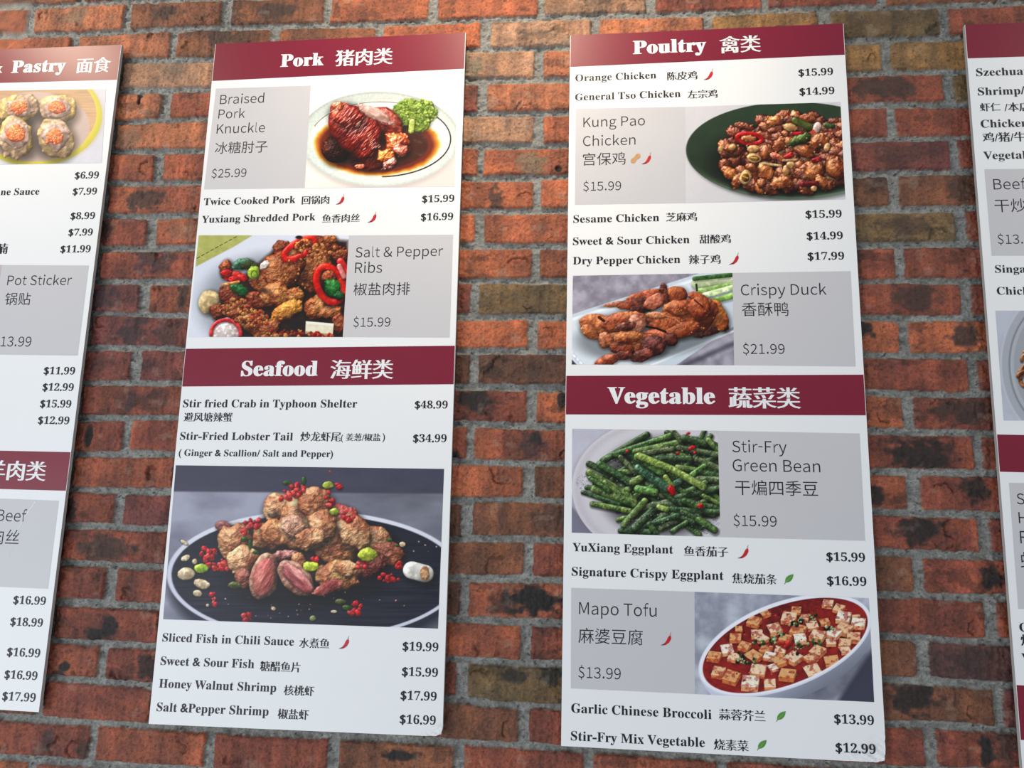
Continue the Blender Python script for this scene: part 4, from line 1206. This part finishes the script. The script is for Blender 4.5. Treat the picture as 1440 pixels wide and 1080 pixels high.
class Board:
    """one menu board; its printed layout is placed along its own left edge and top"""

    def __init__(s, corners, label, group='menu boards on the brick wall'):
        s.tl, s.tr, s.bl, s.br = [np.array(c, float) for c in corners]      # points on the face plane
        base = (s.bl + s.br) / 2
        s.root = bpy.data.objects.new('menu_board', None)
        COL.objects.link(s.root)
        s.root.location = base
        s.root.empty_display_size = .1
        s.root['label'] = label
        s.root['category'] = 'menu board'
        s.root['group'] = group
        C.view_layer.update()
        s.up = (s.tl + s.tr - s.bl - s.br) / 2
        s.up = s.up / np.linalg.norm(s.up)

    def right(s, p):
        v = (p[2] - s.bl[2]) / (s.tl[2] - s.bl[2])
        r = (s.tr - s.tl) * v + (s.br - s.bl) * (1 - v)
        return r / np.linalg.norm(r)

    def px(s, x, y, layer=0):
        return at(x, y, FRONT - INK * layer)

    def panel(s, crease=0.0, seed=1):
        nu, nv = 60, 150
        U, Vv = np.meshgrid(np.linspace(0, 1, nu), np.linspace(0, 1, nv))
        P = (s.tl * ((1 - U) * (1 - Vv))[..., None] + s.tr * (U * (1 - Vv))[..., None]
             + s.br * (U * Vv)[..., None] + s.bl * ((1 - U) * Vv)[..., None])
        w = np.linalg.norm(s.tr - s.tl)
        hh = np.linalg.norm(s.tl - s.bl)
        if crease:
            # finer rows and columns toward the battered corner
            u = np.concatenate([np.linspace(0, .85, 20)[:-1], np.linspace(.85, 1, 41)])
            v = np.concatenate([np.linspace(0, .93, 20)[:-1], np.linspace(.93, 1, 41)])
            U, Vv = np.meshgrid(u, v)
            nv, nu = U.shape
            P = (s.tl * ((1 - U) * (1 - Vv))[..., None] + s.tr * (U * (1 - Vv))[..., None]
                 + s.br * (U * Vv)[..., None] + s.bl * ((1 - U) * Vv)[..., None])
            du, dv = (1 - U) * w, (1 - Vv) * hh
            m = sstep(crease, crease * .35, du + dv * 1.6)
            n = fbm((du + dv * .5) / .026 + seed, (dv - du * .45) / .0085, 70 + seed, 3)
            n = np.abs(n - .5) * 2.2
            P[..., 1] += m * .0065 * np.clip(n, 0, 1)
            tip = sstep(.014, .0, du + dv)
            P[..., 0] -= tip * .0025
            P[..., 2] += tip * .0025
        back = P.copy()
        back[..., 1] = FRONT + THICK
        V = np.concatenate([P.reshape(-1, 3), back.reshape(-1, 3)])
        N = nu * nv
        F, mi = [], []
        for j in range(nv - 1):
            for i in range(nu - 1):
                a = j * nu + i
                F.append([a + nu, a + nu + 1, a + 1, a])
                mi.append(0)
        ring = [i for i in range(nu)] + [j * nu + nu - 1 for j in range(1, nv)] + [(nv - 1) * nu + i for i in range(nu - 2, -1, -1)] + [j * nu for j in range(nv - 2, 0, -1)]
        for a, b in zip(ring, ring[1:] + ring[:1]):
            F.append([a, b, b + N, a + N])
            mi.append(1)
        F.append([r + N for r in ring])
        mi.append(1)
        used = sorted({i for f in F for i in f})
        rm = {o: k for k, o in enumerate(used)}
        o = mesh_obj('board_panel', V[used], [[rm[i] for i in f] for f in F], [MAT['white'], MAT['edge']], s.root, mi)
        return o

    def quad(s, name, pts, m, layer=1, parent=None, n=1):
        """a printed field; pts are TL TR BR BL, each a pixel or a 3-D point"""
        Q = [s.px(*p, layer) if len(p) == 2 else np.array([p[0], FRONT - INK * layer, p[2]]) for p in pts]
        return mesh_obj(name, [Q[3], Q[2], Q[1], Q[0]], [[0, 1, 2, 3]], m, parent or s.root)

    def edge_pt(s, x, y, side):
        """point on the board's left or right edge, level with a pixel"""
        p = at(x, y, FRONT)
        v = (s.tl[2] - p[2]) / (s.tl[2] - s.bl[2])
        a, b = (s.tl, s.bl) if side == 'l' else (s.tr, s.br)
        return a + (b - a) * v

    def run(s, text, sty, x0, x1, y, layer=2):
        """vertices and faces of one run of letters from pixel (x0, y) to pixel column x1"""
        V, Fc = layout(text, sty)
        o = s.px(x0, y, layer)
        r = s.right(o)

        def col(t):
            q = (ROT.T @ (o + r * t - CAM))
            return W / 2 + F * q[0] / -q[2]
        lo, hi = 0.0, 1.2
        for _ in range(40):
            md = (lo + hi) / 2
            if col(md) < x1:
                lo = md
            else:
                hi = md
        wid = (lo + hi) / 2
        xa, xb = V[:, 0].min(), V[:, 0].max()
        k = wid / (xb - xa)
        yo = V[:, 1].min() if sty in ('song', 'hei', 'cjk') else 0.0
        P = o + np.outer((V[:, 0] - xa) * k, r) + np.outer((V[:, 1] - yo) * k, s.up)
        P[:, 1] = o[1]
        return P, Fc

    def letters(s, name, runs, m, parent=None, layer=2):
        """one mesh for each run of words; neighbouring runs of small Chinese type share one"""
        sets = []
        for t in runs:
            kind = 'price_lettering' if t[0].startswith('$') else name
            if sets and t[1] == 'song' and sets[-1][1][-1][1] == 'song' and abs(t[4] - sets[-1][1][-1][4]) < 4 and name == 'dish_name_lettering':
                sets[-1][1].append(t)
            else:
                sets.append((kind, [t]))
        return [s.word(k, r, m, parent, layer) for k, r in sets][0]

    def word(s, name, runs, m, parent=None, layer=2):
        V, Fc = [], []
        b = 0
        for t in runs:
            P, f = s.run(*t, layer=layer)
            V.append(P)
            Fc += [[i + b for i in q] for q in f]
            b += len(P)
        return mesh_obj(name, np.concatenate(V), Fc, m, parent or s.root)

    def shape(s, polys, name, cx, cy, k, mats, parent, layer=3):
        V, Fc, mi = [], [], []
        for pts, mi_ in polys:
            b = len(V)
            V += [s.px(cx + p[0] * k, cy + p[1] * k, layer + .3 * mi_) for p in pts]
            # fan strips are given as ribbons: first half one side, second half back along the other
            n = len(pts) // 2
            for i in range(n - 1):
                Fc.append([b + 2 * n - 1 - i, b + 2 * n - 2 - i, b + i + 1, b + i][::-1])
                mi.append(mi_)
        return mesh_obj(name, V, Fc, [MAT[m] for m in mats], parent, mi)

    def ribbon(s, line, half):
        L, R = [], []
        for i, (x, y) in enumerate(line):
            a = line[max(i - 1, 0)]
            b = line[min(i + 1, len(line) - 1)]
            d = np.array(b, float) - a
            d /= np.linalg.norm(d) + 1e-9
            L.append((x - d[1] * half[i], y + d[0] * half[i]))
            R.append((x + d[1] * half[i], y - d[0] * half[i]))
        return L + R[::-1]

    def chili(s, cx, cy, k, parent):
        c = [(-115, 112), (-70, 106), (-20, 88), (30, 40), (62, -22), (75, -62), (80, -78)]
        b = s.ribbon(c, [2, 10, 22, 34, 36, 26, 8])
        tip = s.ribbon(c[:3], [2, 9, 12])
        st = s.ribbon([(78, -74), (82, -110), (94, -148)], [9, 5, 3])
        q = lambda P: [(x / 18, y / 18) for x, y in P]
        return s.shape([(q(b), 0), (q(tip), 1), (q(st), 2)], 'chili_icon', cx, cy, k, ['chili', 'chili_dark', 'stem'], parent)

    def leaf(s, cx, cy, k, parent):
        b = s.ribbon([(-5.2, 5.0), (-3.4, 3.0), (-1, .6), (1.6, -2), (4, -4.4), (6.6, -7.0)], [1.2, 3.2, 4.3, 4.0, 2.6, .1])
        v = s.ribbon([(-5.0, 4.6), (0, 0), (5, -5.4)], [.35, .3, .1])
        st = s.ribbon([(-7.2, 8.2), (-5.8, 6.2), (-4.6, 4.4)], [.5, .55, .6])
        return s.shape([(b, 0), (v, 1), (st, 0)], 'leaf_icon', cx, cy, k, ['leaf', 'leaf_light'], parent)

    def peanut(s, cx, cy, k, parent):
        b = s.ribbon([(-6.2, 6.4), (-5, 4.8), (-3.2, 3), (-.6, .4), (1.2, -1.4), (3.6, -3.8), (5.4, -5.6), (6.4, -6.6)], [.6, 3.2, 4.0, 3.0, 2.9, 3.8, 3.0, .5])
        return s.shape([(b, 0)], 'peanut_icon', cx, cy, k, ['peanut'], parent)

    def band(s, y0l, y0r, y1l, y1r, runs, xl, xr, top=False, bottom=False):
        """burgundy band across the board with its heading; y at left and right edge pixels"""
        i = .0008
        A = s.tl if top else s.edge_pt(xl, y0l, 'l')
        B = s.tr if top else s.edge_pt(xr, y0r, 'r')
        Cq = s.br if bottom else s.edge_pt(xr, y1r, 'r')
        D = s.bl if bottom else s.edge_pt(xl, y1l, 'l')
        r = (B - A) / np.linalg.norm(B - A)
        q = [A + r * i, B - r * i, Cq - r * i, D + r * i]
        o = s.quad('header_band', q, MAT['red'])
        if runs:
            s.letters('heading_lettering', runs, MAT['inkw'], o)
        return o

    def photo(s, pic, quad, label, card):
        """the printed dish photograph, its grid laid over the pixel quad TL TR BR BL"""
        c = pic.out()
        h, w = c.shape[:2]
        TL, TR, BR, BL = [np.array(q, float) for q in quad]
        U, Vv = np.meshgrid(np.linspace(0, 1, w), np.linspace(0, 1, h))
        a, b, d, e = s.px(*TL, 1), s.px(*TR, 1), s.px(*BR, 1), s.px(*BL, 1)
        P = (a * ((1 - U) * (1 - Vv))[..., None] + b * (U * (1 - Vv))[..., None]
             + d * (U * Vv)[..., None] + e * ((1 - U) * Vv)[..., None])
        P[..., 1] = FRONT - INK * 1.6
        o = grid_obj('dish_photo', P, c * PHOTO_GAIN, PHOTO, card or s.root)
        o['label'] = label
        return o

    def card(s, quad, runs):
        o = s.quad('dish_card', quad, MAT['grey'])
        if runs:
            s.letters('dish_name_lettering', runs, MAT['ink'], o)
        return o

    def line(s, *runs):
        s.letters('dish_name_lettering', runs, MAT['ink'])
        return s.root


PHOTO_GAIN = 1.0
PHOTO = bpy.data.materials.new('printed_photograph')
PHOTO.use_nodes = True
_nt = PHOTO.node_tree
_b = _nt.nodes['Principled BSDF']
_b.inputs['Roughness'].default_value = .42
_b.inputs['Specular IOR Level'].default_value = .22
_a = _nt.nodes.new('ShaderNodeAttribute')
_a.attribute_name = 'tone'
_tc = _nt.nodes.new('ShaderNodeTexCoord')
_n = _nt.nodes.new('ShaderNodeTexNoise')
_n.inputs['Scale'].default_value = 600
_nt.links.new(_tc.outputs['Object'], _n.inputs['Vector'])
_r = _nt.nodes.new('ShaderNodeMapRange')
_r.inputs[3].default_value = .93
_r.inputs[4].default_value = 1.07
_nt.links.new(_n.outputs[0], _r.inputs[0])
_m = _nt.nodes.new('ShaderNodeMix')
_m.data_type = 'RGBA'
_m.blend_type = 'MULTIPLY'
_m.inputs[0].default_value = 1
_nt.links.new(_a.outputs['Color'], _m.inputs[6])
_nt.links.new(_r.outputs[0], _m.inputs[7])
_nt.links.new(_m.outputs[2], _b.inputs['Base Color'])


def face(x, y):
    return at(x, y, FRONT)


WID = .4805


def board_pork():
    b = Board([face(303, 62), face(655, 46), face(209, 1018), face(622, 1036)],
              'white menu board headed Pork above Seafood with a lobster photo')
    b.panel(.045, 3)
    b.band(0, 0, 114, 102, [('Pork', 'head', 394, 455, 94), ('猪肉类', 'hei', 470.5, 552.5, 93.5)], 297, 653, top=True)
    c = b.card([(303.7, 124.6), (437.3, 120.2), (428.6, 264.5), (286.8, 266.3)],
               [('Braised', 'sans', 309, 370.8, 146.5), ('Pork', 'sans', 306.7, 344, 166.9), ('Knuckle', 'sans', 304.3, 372, 188),
                ('冰糖肘子', 'cjk', 301.7, 375.5, 216.5), ('$25.99', 'sans', 297.3, 346, 250)])
    b.photo(paint_knuckle(), [(437.3, 120.2), (642.7, 113.5), (639.2, 262.5), (428.6, 264.5)], 'printed photo of a glazed pork knuckle with broccoli on a pale plate', c)
    l = b.line(('Twice Cooked Pork', 'serif', 286.2, 415.2, 288.5), ('回锅肉', 'song', 424, 462.7, 287.6), ('$15.99', 'serif', 593.4, 638.6, 284.6))
    b.chili(478.5, 281, 1.0, l)
    l = b.line(('Yuxiang Shredded Pork', 'serif', 283.3, 443.2, 313.3), ('鱼香肉丝', 'song', 452.5, 505.6, 313.2), ('$16.99', 'serif', 591.6, 637, 310))
    b.chili(523.4, 306, 1.05, l)
    c = b.card([(490.8, 331), (637.2, 330), (632.3, 474.8), (482, 474)],
               [('Salt & Pepper', 'sans', 499.6, 622.7, 361.9), ('Ribs', 'sans', 499, 537, 384), ('椒盐肉排', 'cjk', 496.7, 576, 415.8), ('$15.99', 'sans', 496.7, 548.6, 459.6)])
    b.photo(paint_ribs(), [(279.4, 331), (490.8, 331), (482, 474), (264.8, 473.9)], 'printed photo of fried ribs with red chili rings and green pepper', c)
    b.band(490.5, 491.7, 543.6, 546, [('Seafood', 'head', 338.5, 446.4, 528.6), ('海鲜类', 'hei', 463.3, 553.2, 533)], 256, 640)
    b.line(('Stir fried Crab in Typhoon Shelter', 'serif', 257, 502, 572.6), ('避风塘辣蟹', 'song', 257.7, 326.3, 592.8), ('$48.99', 'serif', 583, 629.3, 574.2))
    b.line(('Stir-Fried Lobster Tail', 'serif', 252.8, 411.4, 618.4), ('炒龙虾尾', 'song', 422, 479, 620.5), ('(', 'song', 479, 482, 622), ('姜葱/椒盐', 'song', 486, 535, 620), (')', 'song', 537.5, 541, 622), ('$34.99', 'serif', 580.6, 627.8, 621.5),
           ('( Ginger & Scallion/ Salt and Pepper)', 'serif', 251, 468, 641))
    b.photo(paint_lobster(), [(247.3, 654.3), (624.5, 659.4), (616, 884), (229.4, 870.8)], 'large printed photo of fried lobster pieces on a black plate', None)
    l = b.line(('Sliced Fish in Chili Sauce', 'serif', 228, 413, 902), ('水煮鱼', 'song', 420, 462.8, 910.8), ('$19.99', 'serif', 565.8, 616.2, 914.5))
    b.chili(484, 904.5, 1.22, l)
    b.line(('Sweet & Sour Fish', 'serif', 225.4, 357, 935), ('糖醋鱼片', 'song', 365, 422, 943.6), ('$15.99', 'serif', 565, 615.6, 950.2))
    b.line(('Honey Walnut Shrimp', 'serif', 223.2, 388, 966.8), ('核桃虾', 'song', 398.6, 441.4, 977.4), ('$17.99', 'serif', 563, 613.7, 983.6))
    b.line(('Salt &Pepper Shrimp', 'serif', 219.9, 377.2, 1000), ('椒盐虾', 'song', 390, 433.8, 1010.8), ('$16.99', 'serif', 561.8, 612.5, 1017.2))


def board_poultry():
    b = Board([face(802, 50), face(1186, 33), face(789, 1049), face(1247, 1073)],
              'white menu board headed Poultry above Vegetable, its lower right corner crumpled')
    b.panel(.085, 5)
    b.band(0, 0, 94.3, 82.3, [('Poultry', 'head', 890, 993.3, 76), ('禽类', 'hei', 1011.3, 1071.2, 75.2)], 801, 1187, top=True)
    l = b.line(('Orange Chicken', 'serif', 809, 923, 114.4), ('陈皮鸡', 'song', 938.3, 980.8, 113), ('$15.99', 'serif', 1123, 1171.7, 107))
    b.chili(996.5, 105.2, 1.08, l)
    b.line(('General Tso Chicken', 'serif', 808.7, 957.2, 141.4), ('左宗鸡', 'song', 967, 1009.2, 138.6), ('$14.99', 'serif', 1124.4, 1173.6, 133.7))
    c = b.card([(809.6, 152.9), (963.3, 150.2), (964.3, 285.6), (808.4, 288)],
               [('Kung Pao', 'sans', 820.3, 907.1, 178.9), ('Chicken', 'sans', 819.7, 893.7, 205.5), ('宫保鸡', 'cjk', 819.7, 879.6, 233), ('$15.99', 'sans', 820.3, 873.5, 268.4)])
    b.peanut(893.7, 223, .95, c)
    b.chili(909.3, 223.5, 1.12, c)
    b.photo(paint_kungpao(), [(963.3, 150.2), (1181.8, 143.5), (1188.8, 280.3), (964.3, 285.6)], 'printed photo of diced chicken with peanuts on a dark green plate', c)
    b.line(('Sesame Chicken', 'serif', 806.2, 927, 313.2), ('芝麻鸡', 'song', 936.5, 980.3, 311.6), ('$15.99', 'serif', 1133, 1183.8, 306.5))
    b.line(('Sweet & Sour Chicken', 'serif', 805.6, 969.8, 344.5), ('甜酸鸡', 'song', 983.5, 1027.9, 342.6), ('$14.99', 'serif', 1134.6, 1185.4, 337))
    l = b.line(('Dry Pepper Chicken', 'serif', 805.6, 956.7, 371.8), ('辣子鸡', 'song', 968.5, 1013.5, 371.4), ('$17.99', 'serif', 1135.9, 1187.3, 365.6))
    b.chili(1032.4, 364.5, 1.15, l)
    c = b.card([(1030, 383.8), (1196.2, 381.3), (1203.3, 515.4), (1032.4, 513.6)],
               [('Crispy Duck', 'sans', 1042, 1162.4, 415.4), ('香酥鸭', 'cjk', 1043.5, 1109, 444.7), ('$21.99', 'sans', 1045, 1103.6, 497.7)])
    b.photo(paint_duck(), [(805.6, 387.8), (1030, 383.8), (1032.4, 513.6), (804, 512.6)], 'printed photo of crispy duck and cucumber on a white dish', c)
    b.band(528.5, 531, 582.8, 588, [('Vegetable', 'head', 854, 1006.2, 566.9), ('蔬菜类', 'hei', 1024.4, 1127.2, 574)], 793.5, 1216)
    c = b.card([(1009.4, 605.8), (1209, 609.7), (1216.7, 760.6), (1013.2, 755.3)],
               [('Stir-Fry', 'sans', 1029.8, 1106.5, 635.9), ('Green Bean', 'sans', 1030.4, 1153.7, 662.5), ('干煸四季豆', 'cjk', 1034, 1150.6, 696), ('$15.99', 'sans', 1031.7, 1092.4, 739.5)])
    b.photo(paint_beans(), [(804.6, 603), (1009.4, 605.8), (1013.2, 755.3), (804, 749)], 'printed photo of stir-fried green beans on a pale plate', c)
    l = b.line(('YuXiang Eggplant', 'serif', 805, 946.7, 775), ('鱼香茄子', 'song', 961.7, 1024.3, 781.8), ('$15.99', 'serif', 1162.3, 1216.7, 788.6))
    b.chili(1045.5, 777, 1.28, l)
    l = b.line(('Signature Crispy Eggplant', 'serif', 804, 1017.7, 809.4), ('焦烧茄条', 'song', 1029.3, 1093.3, 820.2), ('$16.99', 'serif', 1163.3, 1218.7, 822.5))
    b.leaf(1109.7, 814, .92, l)
    c = b.card([(803.3, 826.7), (976.7, 832.3), (977.3, 976), (802.7, 968)],
               [('Mapo Tofu', 'sans', 814.3, 923.3, 863.7), ('麻婆豆腐', 'cjk', 813.3, 904, 904.4), ('$13.99', 'sans', 813.3, 873, 953)])
    b.chili(937, 899.5, 1.25, c)
    b.photo(paint_tofu(), [(976.7, 832.3), (1221.7, 841.2), (1229.3, 987.3), (977.3, 976)], 'printed photo of a white bowl of tofu cubes in red sauce', c)
    l = b.line(('Garlic Chinese Broccoli', 'serif', 803.3, 1000.7, 1002), ('蒜蓉芥兰', 'song', 1011, 1076.7, 1012), ('$13.99', 'serif', 1173.3, 1229.3, 1017))
    b.leaf(1098.6, 1007, .95, l)
    l = b.line(('Stir-Fry Mix Vegetable', 'serif', 802.7, 991.3, 1041), ('烧素菜', 'song', 1004, 1053.3, 1054.4), ('$12.99', 'serif', 1175.3, 1231.7, 1057.5))
    b.leaf(1071.7, 1047.5, .95, l)


def board_pastry():
    tr, br = face(171, 63), face(54.5, 1001.5)
    d = np.array([WID, 0, .0])
    b = Board([tr - d - (0, 0, .004), tr, br - d - (0, 0, -.002), br], 'white menu board headed Pastry, cut off by the left edge of the view')
    b.panel()
    b.band(0, 0, 116.9, 114.7, [('Pastry', 'head', 15.3, 91.7, 102.5), ('&', 'head', -16, 3, 102.8), ('面食', 'hei', 106.2, 155, 103)], 0, 163, top=True)
    b.photo(paint_dumplings(), [(-50, 128.3), (149.3, 125.1), (143, 229.2), (-50, 232.3)], 'printed photo of four steamed dumplings in a yellow-rimmed basket', None)
    b.line(('$6.99', 'serif', 104.7, 138.3, 251.2))
    b.line(('ne Sauce', 'serif', 0.5, 54.7, 274.4), ('$7.99', 'serif', 101.7, 135.6, 273.9))
    b.line(('$8.99', 'serif', 98.6, 132.8, 308.3))
    b.line(('$7.99', 'serif', 95.6, 129.7, 331.4))
    b.line(('腩', 'song', -6, 9.7, 357), ('$11.99', 'serif', 84.4, 126.7, 355))
    c = b.card([(2.5, 372.6), (125, 373.3), (109.2, 500), (-16, 498.5)],
               [('Pot Sticker', 'sans', 9.7, 100, 401), ('锅贴', 'cjk', 6, 41.7, 429), ('$13.99', 'sans', -10, 43, 487)])
    b.photo(paint_pot_sticker(), [(-90, 372), (2.5, 372.6), (-16, 498.5), (-110, 498)], 'sliver of a printed pot sticker photo', c)
    b.line(('$11.99', 'serif', 61, 104.7, 526.2))
    b.line(('$12.99', 'serif', 59.2, 102.8, 549.2))
    b.line(('$15.99', 'serif', 55.8, 99.4, 572.6))
    b.line(('$12.99', 'serif', 52.8, 96.7, 595.9))
    b.band(634.2, 635.8, 688, 690, [('羊肉类', 'hei', -21, 63.9, 674.5)], 0, 94)
    c = b.card([(-70, 698.5), (82.8, 704.2), (67.5, 828), (-80, 822)],
               [('Beef', 'sans', -5, 36, 732.5), ('肉丝', 'cjk', -14, 25.6, 765)])
    s = b.ribbon([(50, 705), (34, 728), (22, 752), (12, 782)], [.5, .45, .4, .1])
    b.shape([(s, 0)], 'scratch', 0, 0, 1, ['scuff'], c, layer=2)
    for r in ((18, 63.6, 848.9), (13.9, 59.4, 879.4), (9.2, 55.6, 922.2), (5.6, 51.7, 953.9), (2.5, 49.2, 984.4)):
        b.line(('$' + {848.9: '16', 879.4: '18', 922.2: '16', 953.9: '16', 984.4: '17'}[r[2]] + '.99', 'serif', *r))


def board_noodle():
    tl = face(1356.5, 35)
    bl = face(1438, 1084)
    d = np.array([WID, 0, .0])
    b = Board([tl, tl + d + (0, 0, .004), bl, bl + d - (0, 0, .003)], 'white menu board listing Szechuan and Shrimp, cut off by the right edge')
    b.panel()
    b.band(0, 0, 82.2, 80, [], 1361, 1440, top=True)
    b.line(('Szechuan', 'serif', 1373.2, 1450, 107))
    b.line(('Shrimp/', 'serif', 1375.6, 1441.5, 134), ('虾仁', 'song', 1378.4, 1407.7, 156.6), ('/本店', 'song', 1413, 1449.5, 157))
    b.line(('Chicken', 'serif', 1379.6, 1446.5, 179.5), ('鸡/猪/牛', 'song', 1382, 1443, 200))
    b.line(('Vegetable', 'serif', 1383.3, 1462, 224))
    b.card([(1384.4, 238), (1560, 236.5), (1572, 359), (1394.6, 359.6)],
           [('Beef', 'sans', 1397.6, 1443.5, 266.5), ('干炒', 'cjk', 1399.4, 1443.5, 298.6), ('$13.99', 'sans', 1403.5, 1461, 343)])
    b.line(('Singapore', 'serif', 1399.8, 1478, 383.5))
    b.line(('Chicken', 'serif', 1402.2, 1466, 414.3))
    b.photo(paint_noodle_bowl(), [(1400, 437), (1483.7, 437), (1494.8, 591.3), (1411.5, 591.3)], 'printed photo of a pale plate with a dark inner line', None)
    b.band(611, 612, 663.3, 665.5, [], 1403.3, 1440)
    b.card([(1419, 679), (1590, 682), (1605, 860), (1432, 856.4)],
           [('S', 'sans', 1430.4, 1441.2, 709), ('H', 'sans', 1433.2, 1445, 736), ('F', 'sans', 1435.2, 1445.5, 764), ('虾', 'cjk', 1436, 1461, 799.5)])
    b.line(('C', 'serif', 1434, 1446, 888), ('炒', 'song', 1436, 1454, 908))
    b.line(('V', 'serif', 1437, 1451, 932))
    b.band(963.3, 966, 1040, 1040, [], 1428.6, 1440)


board_pork()
board_poultry()
board_pastry()
board_noodle()
